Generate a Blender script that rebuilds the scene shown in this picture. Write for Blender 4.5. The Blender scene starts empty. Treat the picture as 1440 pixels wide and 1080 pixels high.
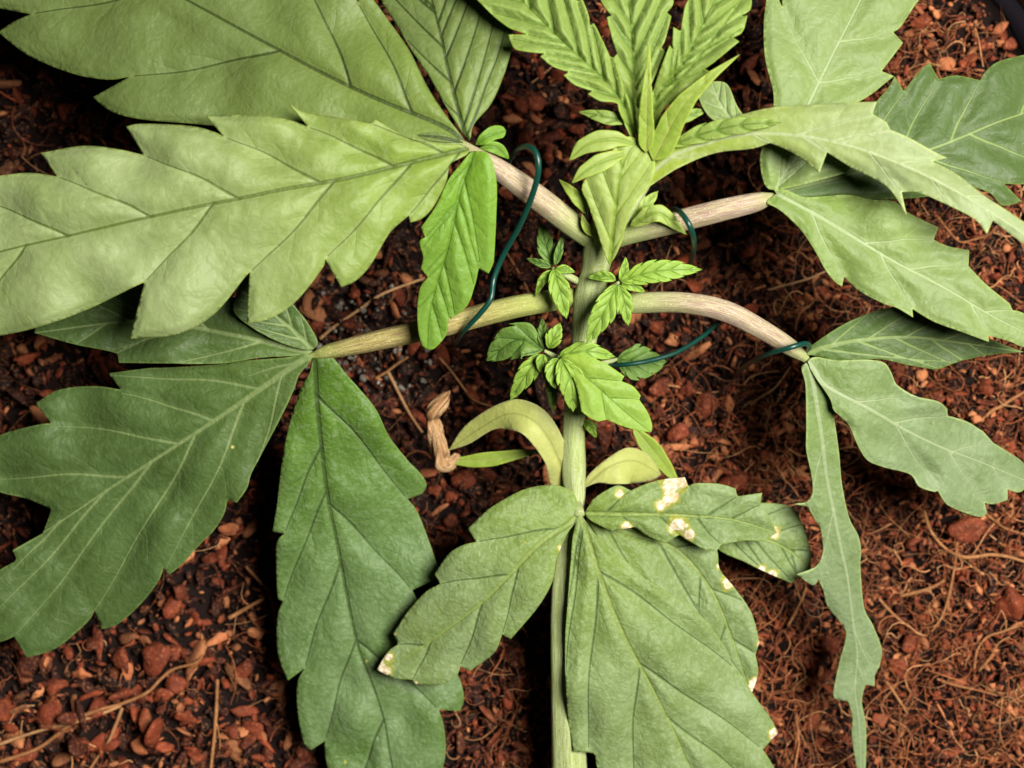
import bpy, math, random
import numpy as np
from mathutils import Vector
from mathutils.geometry import delaunay_2d_cdt

# ------------------------------------------------------------------ camera, light, exposure
CM = 0.01
H = 46.0                      # camera height above the coir, cm
HFOV = math.radians(29.5)
PXK = 2*math.tan(HFOV/2)/1440.0
scn = bpy.context.scene
col = scn.collection
cam_d = bpy.data.cameras.new('camera'); cam = bpy.data.objects.new('camera', cam_d); col.objects.link(cam)
cam.location = (0, 0, H*CM); cam.rotation_euler = (0, 0, 0)
cam_d.sensor_width = 36; cam_d.angle = HFOV; cam_d.clip_start = 0.005; cam_d.clip_end = 10
cam_d.dof.use_dof = True; cam_d.dof.focus_distance = (H-5.2)*CM; cam_d.dof.aperture_fstop = 15
scn.camera = cam
w = bpy.data.worlds.new('World'); scn.world = w; w.use_nodes = True
w.node_tree.nodes['Background'].inputs[0].default_value = (1.0, 0.86, 0.90, 1)
w.node_tree.nodes['Background'].inputs[1].default_value = 0.012
ld = bpy.data.lights.new('grow_lamp', 'AREA'); ld.shape = 'DISK'; ld.size = 0.28; ld.energy = 12.8; ld.color = (1.0, 0.98, 0.92)
lamp = bpy.data.objects.new('grow_lamp', ld); col.objects.link(lamp)
lamp.location = (0.26, 0.07, 0.66)
lamp.rotation_euler = (Vector((0.0, 0.0, 0.03))-lamp.location).to_track_quat('-Z', 'Y').to_euler()
scn.view_settings.view_transform = 'Standard'; scn.view_settings.look = 'None'
scn.view_settings.exposure = 0.0; scn.view_settings.gamma = 1.0
scn.render.engine = 'CYCLES'

rng = np.random.default_rng(7)
random.seed(7)

# ------------------------------------------------------------------ helpers
def P3(x, y, z):
    """photo pixel + height above the coir (cm) -> cm"""
    k = (H-z)*PXK
    return np.stack([(np.asarray(x, float)-720)*k, (540-np.asarray(y, float))*k, np.asarray(z, float)+0*k], -1)

def lin(r, g, b, s=1.0):
    f = lambda c: ((c/255+0.055)/1.055)**2.4 if c > 10 else c/255/12.92
    return (f(r)*s, f(g)*s, f(b)*s, 1)

def props(o, label=None, cat=None, group=None, kind=None):
    if label: o['label'] = label
    if cat: o['category'] = cat
    if group: o['group'] = group
    if kind: o['kind'] = kind
    return o

def mesh_obj(name, V, F, mat, parent=None, origin=None, attrs=None, smooth=True):
    """V in cm (numpy), F list of faces or (n,3) array"""
    V = np.asarray(V, float)
    if origin is None: origin = V.mean(0)
    origin = np.asarray(origin, float)
    me = bpy.data.meshes.new(name)
    L = (V-origin)*CM
    if isinstance(F, np.ndarray):
        n, k = F.shape
        me.vertices.add(len(L)); me.vertices.foreach_set('co', L.astype(np.float32).ravel())
        me.loops.add(n*k); me.loops.foreach_set('vertex_index', F.astype(np.int32).ravel())
        me.polygons.add(n); me.polygons.foreach_set('loop_start', np.arange(0, n*k, k, dtype=np.int32))
        me.update(calc_edges=True)
    else:
        me.from_pydata(L.tolist(), [], F)
    me.polygons.foreach_set('use_smooth', np.full(len(me.polygons), smooth))
    for kx, a in (attrs or {}).items():
        at = me.attributes.new(kx, 'FLOAT', 'POINT'); at.data.foreach_set('value', np.asarray(a, np.float32))
    me.validate()
    me.materials.append(mat)
    o = bpy.data.objects.new(name, me); col.objects.link(o)
    wo = origin*CM
    if parent is not None:
        o.parent = parent; o.location = Vector(wo)-WORLD[parent.name]
    else:
        o.location = Vector(wo)
    WORLD[o.name] = Vector(wo)
    return o
WORLD = {}

def catmull(P, step, closed_ends=True):
    P = np.asarray(P, float); out = []
    for i in range(len(P)-1):
        p1, p2 = P[i], P[i+1]
        p0 = P[i-1] if i else 2*p1-p2
        p3 = P[i+2] if i+2 < len(P) else 2*p2-p1
        n = max(1, int(np.linalg.norm((p2-p1)[:2])/step))
        for t in np.arange(n)/n:
            out.append(0.5*((2*p1)+(-p0+p2)*t+(2*p0-5*p1+4*p2-p3)*t*t+(-p0+3*p1-3*p2+p3)*t**3))
    out.append(P[-1]); return np.array(out)

def vnoise(x, y, seed=0):
    xi = np.floor(x).astype(int); yi = np.floor(y).astype(int); fx = x-xi; fy = y-yi
    fx = fx*fx*(3-2*fx); fy = fy*fy*(3-2*fy)
    def h(a, b):
        n = (a*374761393+b*668265263+seed*974711) & 0x7fffffff
        n = ((n ^ (n >> 13))*1274126177) & 0x7fffffff
        return ((n ^ (n >> 16)) & 0xffff)/65535.0
    return (h(xi, yi)*(1-fx)+h(xi+1, yi)*fx)*(1-fy)+(h(xi, yi+1)*(1-fx)+h(xi+1, yi+1)*fx)*fy

def pts_in_poly(X, poly):
    x, y = X[:, 0], X[:, 1]; inside = np.zeros(len(X), bool)
    a = poly; b = np.roll(poly, -1, 0)
    for (x1, y1), (x2, y2) in zip(a, b):
        if y1 == y2: continue
        c = ((y1 > y) != (y2 > y)) & (x < (x2-x1)*(y-y1)/(y2-y1)+x1)
        inside ^= c
    return inside

def seg_dist(X, poly):
    """distance and arc parameter of the nearest point on an open polyline"""
    A = poly[:-1]; D = poly[1:]-A; L2 = (D**2).sum(1)+1e-9; seg = np.sqrt(L2); cum = np.r_[0, np.cumsum(seg)]
    best = np.full(len(X), 1e9); arc = np.zeros(len(X)); sd = np.zeros(len(X))
    for i in range(len(A)):
        r = X-A[i]; t = np.clip((r@D[i])/L2[i], 0, 1); q = r-t[:, None]*D[i]; d = np.hypot(q[:, 0], q[:, 1])
        m = d < best; best[m] = d[m]; arc[m] = cum[i]+t[m]*seg[i]
        cr = D[i, 0]*r[:, 1]-D[i, 1]*r[:, 0]; sd[m] = np.sign(cr[m])
    return best, arc, sd, cum[-1]

# ------------------------------------------------------------------ node helpers
def new_mat(name):
    m = bpy.data.materials.new(name); m.use_nodes = True
    nt = m.node_tree; nt.nodes.clear(); return m, nt
class G:
    def __init__(s, nt): s.nt = nt
    def n(s, typ, **kw):
        nd = s.nt.nodes.new(typ)
        for k, v in kw.items(): setattr(nd, k, v)
        return nd
    def set(s, sock, v):
        if hasattr(v, 'is_output'): s.nt.links.new(v, sock)
        else: sock.default_value = v
    def math(s, op, a, b=None, c=None, clamp=False):
        nd = s.n('ShaderNodeMath', operation=op, use_clamp=clamp)
        for i, v in enumerate((a, b, c)):
            if v is not None: s.set(nd.inputs[i], v)
        return nd.outputs[0]
    def ramp(s, v, a, b, c=0.0, d=1.0):
        nd = s.n('ShaderNodeMapRange', interpolation_type='SMOOTHSTEP')
        s.set(nd.inputs[0], v)
        for i, q in enumerate((a, b, c, d)): s.set(nd.inputs[i+1], q)
        return nd.outputs[0]
    def mix(s, f, a, b, blend='MIX'):
        nd = s.n('ShaderNodeMix', data_type='RGBA', blend_type=blend)
        s.set(nd.inputs[0], f); s.set(nd.inputs[6], a); s.set(nd.inputs[7], b); return nd.outputs[2]
    def attr(s, name): return s.n('ShaderNodeAttribute', attribute_name=name).outputs['Fac']
    def noise(s, co, scale, detail=3, rough=0.55):
        nd = s.n('ShaderNodeTexNoise'); s.set(nd.inputs['Vector'], co); nd.inputs['Scale'].default_value = scale
        nd.inputs['Detail'].default_value = detail; nd.inputs['Roughness'].default_value = rough; return nd.outputs['Fac']
    def voro(s, co, scale, feature='F1'):
        nd = s.n('ShaderNodeTexVoronoi', feature=feature); s.set(nd.inputs['Vector'], co); nd.inputs['Scale'].default_value = scale
        return nd.outputs['Distance']
    def bump(s, h, strength, dist, normal=None):
        nd = s.n('ShaderNodeBump'); s.set(nd.inputs['Height'], h); nd.inputs['Strength'].default_value = strength
        nd.inputs['Distance'].default_value = dist
        if normal is not None: s.set(nd.inputs['Normal'], normal)
        return nd.outputs[0]

def leaf_mat(name, base, tip, vein, mid=None, wv=0.022, wm=0.05, rough=0.50, trans=0.16, edge=None, mottle=0.35, spec=0.28, grain=1.0):
    """base/tip: blade colour at the stalk and at the tip; vein: colour of the vein lines; widths in cm"""
    m, nt = new_mat(name); g = G(nt)
    co = g.n('ShaderNodeTexCoord').outputs['Object']
    dv, dm, s, de, spot, vt = (g.attr(a) for a in ('dv', 'dm', 's', 'de', 'spot', 'vt'))
    wn = g.n('ShaderNodeTexNoise'); g.set(wn.inputs['Vector'], co); wn.inputs['Scale'].default_value = 350; wn.inputs['Detail'].default_value = 1
    sc = g.n('ShaderNodeVectorMath', operation='SCALE'); g.set(sc.inputs[0], wn.outputs['Color']); sc.inputs['Scale'].default_value = 0.0022
    ad = g.n('ShaderNodeVectorMath', operation='ADD'); g.set(ad.inputs[0], co); g.set(ad.inputs[1], sc.outputs[0]); cw = ad.outputs[0]
    n1 = g.noise(co, 80, 3); n2 = g.noise(cw, 560, 3, 0.62); n3 = g.noise(co, 1900, 2, 0.65)
    cells = g.voro(cw, 900, 'F1')
    c = g.mix(g.ramp(s, 0.05, 0.6), base, tip)
    dk = tuple(v*0.66 for v in base[:3])+(1,); lt = tuple(min(1, v*1.22+0.012) for v in tip[:3])+(1,)
    c = g.mix(g.math('MULTIPLY', g.ramp(n1, 0.35, 0.7), mottle*1.1), c, dk)
    c = g.mix(g.math('MULTIPLY', g.ramp(n2, 0.45, 0.72), mottle*0.9), c, lt)
    c = g.mix(g.math('MULTIPLY', g.ramp(cells, 0.35, 0.75), mottle*0.5*grain), c, dk)
    c = g.mix(g.math('MULTIPLY', g.ramp(n3, 0.54, 0.70), mottle*0.8*grain), c, lt)
    if edge is None: edge = tuple(min(1, a*1.15+0.01) for a in (vein[0]*.5+tip[0]*.75, vein[1]*.5+tip[1]*.75, vein[2]*.4+tip[2]*.4))+(1,)
    wob = g.math('MULTIPLY', g.noise(co, 300, 3), 0.05)
    c = g.mix(g.math('MULTIPLY', g.ramp(g.math('ADD', de, wob), 0.02, 0.075, 1, 0), 0.7), c, edge)
    # veins taper towards the margin and wander in strength
    wob2 = g.math('ADD', 0.55, g.math('MULTIPLY', g.noise(co, 260, 3), 0.9))
    wvv = g.math('MULTIPLY', g.math('MULTIPLY', g.math('SUBTRACT', 1.15, g.math('MULTIPLY', vt, 0.75)), wv), wob2)
    vm = g.ramp(g.math('DIVIDE', dv, wvv), 0.25, 1.25, 1, 0)
    wmid = g.math('MULTIPLY', g.math('SUBTRACT', 1.08, g.math('MULTIPLY', s, .8)), wm)
    mm = g.ramp(g.math('DIVIDE', dm, wmid), 0.4, 1.05, 1, 0)
    v2 = g.ramp(g.attr('d2'), 0.004, 0.02, 1, 0)
    c = g.mix(g.math('MULTIPLY', v2, 0.13), c, vein)
    halo = g.math('MULTIPLY', g.ramp(dv, 0.02, 0.13, 1, 0), 0.22)
    c = g.mix(halo, c, lt)
    c = g.mix(g.math('MULTIPLY', vm, g.math('SUBTRACT', 0.95, g.math('MULTIPLY', vt, 0.25))), c, vein)
    c = g.mix(g.math('MULTIPLY', mm, 0.85), c, mid or vein)
    # scorched, bleached spots
    sp = g.math('ADD', spot, g.math('MULTIPLY', g.math('MULTIPLY', g.math('SUBTRACT', g.noise(co, 300, 4, .6), 0.5), 2.2), g.ramp(spot, 0.0, 0.3)))
    c = g.mix(g.math('MULTIPLY', g.ramp(sp, 0.18, 0.5), .8), c, lin(172, 172, 66, 0.75))
    tan = g.mix(g.ramp(g.noise(co, 700, 4, .7), 0.38, 0.62), lin(244, 232, 206, .85), lin(214, 184, 138, .8))
    c = g.mix(g.ramp(sp, 0.52, 0.8), c, tan)
    hb = g.math('ADD', g.math('MULTIPLY', cells, -0.5), g.math('MULTIPLY', n2, 1.3))
    hb = g.math('ADD', hb, g.math('MULTIPLY', g.math('SUBTRACT', n3, g.math('MULTIPLY', cells, .6)), 0.5*grain))
    hb = g.math('SUBTRACT', hb, g.math('MULTIPLY', g.math('MAXIMUM', g.math('MAXIMUM', vm, mm), g.math('MULTIPLY', v2, .25)), 0.9))
    nrm = g.bump(hb, 0.65, 0.00009+0.00017*grain)
    bs = g.n('ShaderNodeBsdfPrincipled'); g.set(bs.inputs['Base Color'], c); g.set(bs.inputs['Normal'], nrm)
    g.set(bs.inputs['Roughness'], g.math('ADD', rough-0.1, g.math('MULTIPLY', n2, 0.25))); bs.inputs['Specular IOR Level'].default_value = spec
    tr = g.n('ShaderNodeBsdfTranslucent'); g.set(tr.inputs['Color'], g.mix(0.5, c, lin(150, 190, 30))); g.set(tr.inputs['Normal'], nrm)
    mx = g.n('ShaderNodeMixShader'); mx.inputs[0].default_value = trans
    nt.links.new(bs.outputs[0], mx.inputs[1]); nt.links.new(tr.outputs[0], mx.inputs[2])
    out = g.n('ShaderNodeOutputMaterial'); nt.links.new(mx.outputs[0], out.inputs[0])
    return m

def stem_mat(name, c1, c2, c3, ends=None):
    """c1 ground colour, c2 paler ridges, c3 pinkish streaks; attributes u (along) and th (around)"""
    m, nt = new_mat(name); g = G(nt)
    co = g.n('ShaderNodeTexCoord').outputs['Object']
    u, th = g.attr('u'), g.attr('th')
    cb = g.n('ShaderNodeCombineXYZ'); g.set(cb.inputs[0], g.math('MULTIPLY', u, 0.5)); g.set(cb.inputs[1], g.math('MULTIPLY', th, 2.2))
    st = g.noise(cb.outputs[0], 1.6, 4, 0.6)
    cb2 = g.n('ShaderNodeCombineXYZ'); g.set(cb2.inputs[0], g.math('MULTIPLY', u, 1.4)); g.set(cb2.inputs[1], g.math('MULTIPLY', th, 7.0))
    st2 = g.noise(cb2.outputs[0], 1.5, 5, 0.7)
    c = g.mix(g.ramp(st, 0.35, 0.62), c1, c2)
    c = g.mix(g.math('MULTIPLY', g.ramp(st2, 0.45, 0.6), 0.7), c, c3)
    if ends is not None:
        ue = g.attr('ue'); e = g.math('MAXIMUM', g.ramp(ue, 0.80, 0.99), g.ramp(ue, 0.10, 0.50, 1, 0))
        c = g.mix(g.math('MULTIPLY', e, 0.85), c, ends)
    hair = g.noise(co, 2600, 2, 0.7)
    c = g.mix(g.math('MULTIPLY', g.ramp(hair, 0.58, 0.72), 0.5), c, lin(225, 218, 190))
    h = g.math('ADD', g.math('MULTIPLY', st2, 1.2), g.math('MULTIPLY', hair, 0.7))
    bs = g.n('ShaderNodeBsdfPrincipled'); g.set(bs.inputs['Base Color'], c); bs.inputs['Roughness'].default_value = 0.6
    bs.inputs['Specular IOR Level'].default_value = 0.3
    g.set(bs.inputs['Normal'], g.bump(h, 0.7, 0.00032))
    out = g.n('ShaderNodeOutputMaterial'); nt.links.new(bs.outputs[0], out.inputs[0]); return m

def coir_mat(name, dark, mid, light, fibre=True, rough=0.75):
    m, nt = new_mat(name); g = G(nt)
    co = g.n('ShaderNodeTexCoord').outputs['Object']
    r = g.attr('rnd'); r2 = g.attr('rnd2')
    sep = g.n('ShaderNodeVectorMath', operation='SCALE'); g.set(sep.inputs[0], co); sep.inputs['Scale'].default_value = 1
    cb = g.n('ShaderNodeCombineXYZ'); g.set(cb.inputs[0], r); g.set(cb.inputs[1], r2)
    ad = g.n('ShaderNodeVectorMath', operation='ADD'); g.set(ad.inputs[0], co); g.set(ad.inputs[1], cb.outputs[0])
    n1 = g.noise(ad.outputs[0], 260, 4, 0.62); n2 = g.noise(ad.outputs[0], 1300, 3, 0.65)
    c = g.mix(r, dark, mid)
    c = g.mix(g.ramp(g.math('ADD', r2, g.math('MULTIPLY', n1, 0.5)), 0.85, 1.35), c, light)
    c = g.mix(g.math('MULTIPLY', g.ramp(n1, 0.42, 0.7), 0.55), c, tuple(v*0.45 for v in dark[:3])+(1,))
    c = g.mix(g.math('MULTIPLY', g.ramp(n2, 0.5, 0.75), 0.4), c, light)
    bs = g.n('ShaderNodeBsdfPrincipled'); g.set(bs.inputs['Base Color'], c); bs.inputs['Roughness'].default_value = rough
    bs.inputs['Specular IOR Level'].default_value = 0.25
    h = g.math('ADD', g.math('MULTIPLY', n1, 1.0), g.math('MULTIPLY', n2, 0.6))
    g.set(bs.inputs['Normal'], g.bump(h, 0.9, 0.0006))
    out = g.n('ShaderNodeOutputMaterial'); nt.links.new(bs.outputs[0], out.inputs[0]); return m

# ------------------------------------------------------------------ materials
K = 0.62
M = {}
M['coir'] = coir_mat('coir', lin(26, 11, 9, .45), lin(162, 72, 40, .64), lin(228, 146, 94, .78))
M['bed'] = coir_mat('coir_bed', lin(34, 17, 12, .55), lin(52, 26, 17, .55), lin(84, 46, 28, .55))
M['fibre'] = coir_mat('coir_fibre', lin(90, 42, 26, .65), lin(186, 102, 58, .86), lin(238, 178, 120, .95))
M['root'] = coir_mat('pale_root', lin(150, 92, 52, .7), lin(186, 130, 80, .7), lin(216, 172, 120, .75))
M['perlite'] = coir_mat('perlite', lin(110, 100, 88, .6), lin(170, 160, 144, .7), lin(220, 212, 198, .75))
M['leafA'] = leaf_mat('leaf_pale_green', lin(148, 174, 72, K), lin(162, 178, 118, K), lin(92, 112, 38, K), wv=.03, wm=.06, grain=.45)
M['leafA2'] = leaf_mat('leaf_olive', lin(136, 160, 72, .58), lin(120, 140, 76, .58), lin(58, 74, 26, K), wv=.03, wm=.055, grain=.6)
M['leafA4'] = leaf_mat('leaf_fresh_green', lin(134, 180, 52, K), lin(126, 166, 60, K), lin(104, 146, 40, K), wv=.03, wm=.05, grain=.6)
M['leafB'] = leaf_mat('leaf_deep_green', lin(98, 124, 56, .62), lin(92, 118, 62, .62), lin(142, 162, 100, K), wv=.038, wm=.085, mottle=.5, grain=.8)
M['leafB2'] = leaf_mat('leaf_grey_green', lin(104, 144, 44, .6), lin(126, 152, 98, .6), lin(72, 94, 42, K), wv=.03, wm=.065, mottle=.6)
M['leafC'] = leaf_mat('leaf_soft_green', lin(144, 170, 76, .6), lin(152, 174, 116, .6), lin(88, 112, 52, K), mid=lin(150, 170, 86, K), wv=.028, wm=.075, mottle=.6)
M['leafD'] = leaf_mat('leaf_blue_green', lin(136, 162, 86, .6), lin(148, 168, 120, .6), lin(176, 192, 142, .6), wv=.024, wm=.06, grain=.8, mottle=.45)
M['leafE'] = leaf_mat('leaf_light_green', lin(138, 164, 78, .6), lin(146, 168, 100, .6), lin(174, 192, 134, .6), wv=.03, wm=.06, grain=.6)
M['leafE2'] = leaf_mat('leaf_dark_green', lin(98, 126, 60, .6), lin(94, 118, 60, .6), lin(150, 172, 100, .6), wv=.032, wm=.065, grain=.5)
M['leafF'] = leaf_mat('leaf_yellow_to_grey', lin(168, 188, 60, K), lin(172, 188, 134, K), lin(192, 204, 150, K), wv=.02, wm=.05, grain=.3, trans=.22)
M['leafG'] = leaf_mat('leaf_young', lin(164, 186, 82, K), lin(154, 180, 90, K), lin(112, 142, 50, K), wv=.034, wm=.035, grain=.5, trans=.22)
M['leafH'] = leaf_mat('leaf_bract', lin(184, 200, 108, K), lin(174, 196, 98, K), lin(140, 168, 58, K), wv=.02, wm=.06, grain=.3, trans=.22)
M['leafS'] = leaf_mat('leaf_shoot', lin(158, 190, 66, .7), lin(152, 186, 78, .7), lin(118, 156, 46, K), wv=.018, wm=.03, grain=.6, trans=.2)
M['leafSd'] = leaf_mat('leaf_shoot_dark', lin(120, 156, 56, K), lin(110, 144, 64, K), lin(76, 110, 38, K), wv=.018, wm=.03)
M['cot'] = leaf_mat('cotyledon', lin(204, 206, 122, .72), lin(194, 200, 108, .72), lin(176, 180, 96, .7), wv=.018, wm=.04, edge=lin(214, 212, 146, .7), grain=.4, trans=.24)
M['strip'] = leaf_mat('yellowing_strip', lin(154, 182, 66, K), lin(160, 184, 70, K), lin(176, 188, 92, K), wv=.018, wm=.03, grain=.4, trans=.22)
M['withered'] = stem_mat('withered', lin(186, 132, 78, .66), lin(220, 180, 130, .7), lin(96, 52, 26, .6))
M['stem'] = stem_mat('stem_green', lin(172, 190, 112, .74), lin(194, 204, 150, .74), lin(158, 168, 88, .72))
M['petiole'] = stem_mat('petiole_pink', lin(190, 180, 128, .7), lin(204, 186, 160, .7), lin(146, 88, 96, .68), ends=lin(172, 190, 108, .7))
M['petioleB'] = stem_mat('petiole_tan', lin(178, 168, 90, .66), lin(198, 184, 118, .66), lin(136, 94, 54, .66), ends=lin(168, 182, 90, .7))
def plain(name, c, rough, spec=0.5):
    m, nt = new_mat(name); g = G(nt); co = g.n('ShaderNodeTexCoord').outputs['Object']
    n = g.noise(co, 400, 3); cc = g.mix(g.math('MULTIPLY', n, 0.5), c, tuple(v*0.6 for v in c[:3])+(1,))
    bs = g.n('ShaderNodeBsdfPrincipled'); g.set(bs.inputs['Base Color'], cc); g.set(bs.inputs['Roughness'], g.math('ADD', rough, g.math('MULTIPLY', n, .15)))
    bs.inputs['Specular IOR Level'].default_value = spec; g.set(bs.inputs['Normal'], g.bump(g.noise(co, 1500, 2), 0.15, 0.0002))
    out = g.n('ShaderNodeOutputMaterial'); nt.links.new(bs.outputs[0], out.inputs[0]); return m
M['wire'] = plain('green_wire', lin(14, 70, 58, .7), 0.28, 0.5)
M['pot'] = plain('black_plastic', lin(46, 42, 52, .7), 0.55, 0.4)

# ------------------------------------------------------------------ leaves
def parse(txt):
    out = []
    for t in txt.split():
        f = ''
        if t[-1] in '^*': f = t[-1]; t = t[:-1]
        x, y = t.split(','); out.append((float(x), float(y), f))
    return out

def smooth_side(pts, step):
    """pts with flags -> dense polyline, sharp at ^ and *"""
    P = [np.array(p[:2]) for p in pts]; out = []
    for i in range(len(P)-1):
        p1, p2 = P[i], P[i+1]; c1 = pts[i][2] != '' or i == 0; c2 = pts[i+1][2] != '' or i+1 == len(P)-1
        p0 = p1-(p2-p1)*0.6 if c1 else P[i-1]
        p3 = p2+(p2-p1)*0.6 if c2 else P[i+2]
        n = max(1, int(round(np.linalg.norm(p2-p1)/step)))
        for t in np.arange(n)/n:
            out.append(0.5*((2*p1)+(-p0+p2)*t+(2*p0-5*p1+4*p2-p3)*t*t+(-p0+3*p1-3*p2+p3)*t**3))
    out.append(P[-1]); return np.array(out)

def leaflet(parent, mat, mid, left, right, step=3.6, k=1.4, fold=(0, 0), curl=0.0, quilt=0.05, groove=0.03, wave=0.06,
            auto=0, vex=None, spots=(), name='leaflet', label=None, dz=0.0, seed=None, wvl=0.9, edgecurl=0.0, nib=True):
    """mid: [(x,y,z)...] photo pixels + height; left/right: outline strings from base to tip (^ tooth tip, * notch where a vein ends)"""
    mid = [tuple(map(float, m)) for m in mid]
    Mc = catmull([(m[0], m[1], m[2]) for m in mid], step)
    mp = Mc[:, :2]; mz = Mc[:, 2]+dz
    tip = (mid[-1][0], mid[-1][1], '^'); base = (mid[0][0], mid[0][1], '^')
    Lp = [base]+(parse(left) if isinstance(left, str) else left)+[tip]
    Rp = [base]+(parse(right) if isinstance(right, str) else right)+[tip]
    Ls = smooth_side(Lp, step); Rs = smooth_side(Rp, step)
    poly = np.vstack([Ls, Rs[::-1][1:-1]])
    cum = np.r_[0, np.cumsum(np.hypot(*np.diff(mp, axis=0).T))]; Lm = cum[-1]
    at = lambda a: np.array([np.interp(a, cum, mp[:, 0]), np.interp(a, cum, mp[:, 1])])
    veins = []
    for pts in (Lp, Rp):
        for p in pts:
            if p[2] == '*' and vex is None:
                t = np.array(p[:2]); d, a, _, _ = seg_dist(t[None], mp); a0 = a[0]-k*d[0]
                a0 = max(a0, 0.015*Lm+0.01*a[0])
                b = at(a0); t2 = b+(t-b)*0.97
                fw = at(min(a0+6, Lm))-at(max(a0-6, 0)); fw /= np.linalg.norm(fw)+1e-9
                ln = np.linalg.norm(t2-b); c = (b+t2)/2-fw*0.07*ln
                tt = np.linspace(0, 1, max(4, int(ln/step)))[:, None]
                veins.append((1-tt)**2*b+2*tt*(1-tt)*c+tt**2*t2)
    for (bx, by, tx, ty) in (vex or ()):
        b = np.array((bx, by), float); t2 = np.array((tx, ty), float); fw = mp[-1]-mp[0]; fw /= np.linalg.norm(fw)
        ln = np.linalg.norm(t2-b); tt = np.linspace(0, 1, max(4, int(ln/step)))[:, None]; c = (b+t2)/2-fw*0.07*ln
        veins.append((1-tt)**2*b+2*tt*(1-tt)*c+tt**2*t2)
    # hooked start and a slight wander, as veins grow
    for vi, v in enumerate(veins):
        n = len(v); tt = np.linspace(0, 1, n); d = v[-1]-v[0]; ln = np.linalg.norm(d)+1e-6; nn = np.array([-d[1], d[0]])/ln
        veins[vi] = v+nn[None]*(np.sin(tt*math.pi*2+vi*1.7)*0.012*ln*np.sin(tt*math.pi))[:, None]
    if auto:
        for sgn in (1, -1):
            for i in range(auto):
                a0 = Lm*(0.04+0.84*(i+0.5*(sgn < 0)*0.6+0.2)/auto)
                b = at(a0); fw = at(min(a0+8, Lm))-at(max(a0-8, 0)); fw /= np.linalg.norm(fw)+1e-9
                nr = np.array([-fw[1], fw[0]])*sgn; ang = math.atan(1/k); dr = fw*math.cos(ang)+nr*math.sin(ang)
                far = b+dr*np.linspace(1, Lm, 160)[:, None]; ins = pts_in_poly(far, poly)
                if not ins[0]: continue
                j = int(np.argmin(ins)) if not ins.all() else len(ins)-1
                ln = np.linalg.norm(far[max(j-1, 0)]-b)*0.96
                if ln < 5: continue
                t2 = b+dr*ln+fw*0.05*ln; t2 = t2 if pts_in_poly(t2[None], poly)[0] else b+dr*ln*0.95
                tt = np.linspace(0, 1, max(4, int(ln/step)))[:, None]; c = (b+t2)/2-fw*0.06*ln
                veins.append((1-tt)**2*b+2*tt*(1-tt)*c+tt**2*t2)
    # thin side branches of the veins
    minor = []
    for vi, v in enumerate(veins):
        ln = np.hypot(*(np.diff(v, axis=0).T)).sum()
        if ln < 45: continue
        for bi, fr in enumerate((.22, .4, .56, .72)):
            i0 = int(fr*(len(v)-1)); d = v[min(i0+2, len(v)-1)]-v[max(i0-2, 0)]; d /= np.linalg.norm(d)+1e-9
            sg = 1 if (bi+vi) % 2 else -1; an = sg*rng.uniform(.55, .8); ca, sa = math.cos(an), math.sin(an)
            dr = np.array([ca*d[0]-sa*d[1], sa*d[0]+ca*d[1]]); L_ = ln*rng.uniform(.14, .24)
            tt = np.linspace(0.04, 1, max(4, int(L_/step))); q = v[i0]+dr*(tt*L_)[:, None]+d*((tt**2)*L_*.25)[:, None]
            ok = pts_in_poly(q, poly); n_ = int(np.argmin(ok)) if not ok.all() else len(q)
            if n_ >= 4: minor.append(q[:n_])
    # point cloud + constraints
    V = []; E = []
    def add(pl, closed=False):
        i0 = len(V); V.extend(pl.tolist()); n = len(pl)
        for i in range(n-1): E.append((i0+i, i0+i+1))
        if closed: E.append((i0+n-1, i0))
    add(poly, True); add(mp)
    for v in veins+minor: add(v)
    con = np.array(V)
    x0, y0 = poly.min(0); x1, y1 = poly.max(0)
    gx, gy = np.meshgrid(np.arange(x0, x1, step), np.arange(y0, y1, step*0.866))
    gx = gx+(np.arange(gx.shape[0]) % 2)[:, None]*step/2
    gr = np.stack([gx.ravel(), gy.ravel()], 1)+rng.normal(0, step*0.08, (gx.size, 2))
    gr = gr[pts_in_poly(gr, poly)]
    if len(gr):
        cell = {}
        for q in con: cell.setdefault((int(q[0]//step), int(q[1]//step)), []).append(q)
        keep = np.ones(len(gr), bool); lim = (step*0.55)**2
        for i, q in enumerate(gr):
            cx, cy = int(q[0]//step), int(q[1]//step)
            for ax in (-1, 0, 1):
                for ay in (-1, 0, 1):
                    for r in cell.get((cx+ax, cy+ay), ()):
                        if (r[0]-q[0])**2+(r[1]-q[1])**2 < lim: keep[i] = False
        gr = gr[keep]; V.extend(gr.tolist())
    res = delaunay_2d_cdt([Vector(v) for v in V], E, [], 0, 1e-4)
    X = np.array([(v.x, v.y) for v in res[0]]); F = np.array([f for f in res[2] if len(f) == 3])
    cen = X[F].mean(1); F = F[pts_in_poly(cen, poly)]
    used = np.unique(F); rem = -np.ones(len(X), int); rem[used] = np.arange(len(used)); X = X[used]; F = rem[F]
    # attributes
    dm, arc, side, Lt = seg_dist(X, mp); s = arc/Lt
    zm = np.interp(arc, cum, mz); pc = (H-zm)*PXK                     # cm per pixel here
    dv = np.full(len(X), 1e3)
    vt = np.zeros(len(X))
    for v in veins:
        d_, a_, _, l_ = seg_dist(X, v); m_ = d_ < dv; dv[m_] = d_[m_]; vt[m_] = (a_/l_)[m_]
    d2 = np.full(len(X), 1e3)
    for v in minor: d2 = np.minimum(d2, seg_dist(X, v)[0])
    de = seg_dist(X, np.vstack([poly, poly[:1]]))[0]
    sp = np.zeros(len(X))
    for (sx, sy, sr) in spots:
        sp = np.maximum(sp, np.clip(1.25-np.hypot(X[:, 0]-sx, X[:, 1]-sy)/sr*0.75, 0, 1.2))
    dmc, dvc, dec = dm*pc, dv*pc, de*pc
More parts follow.
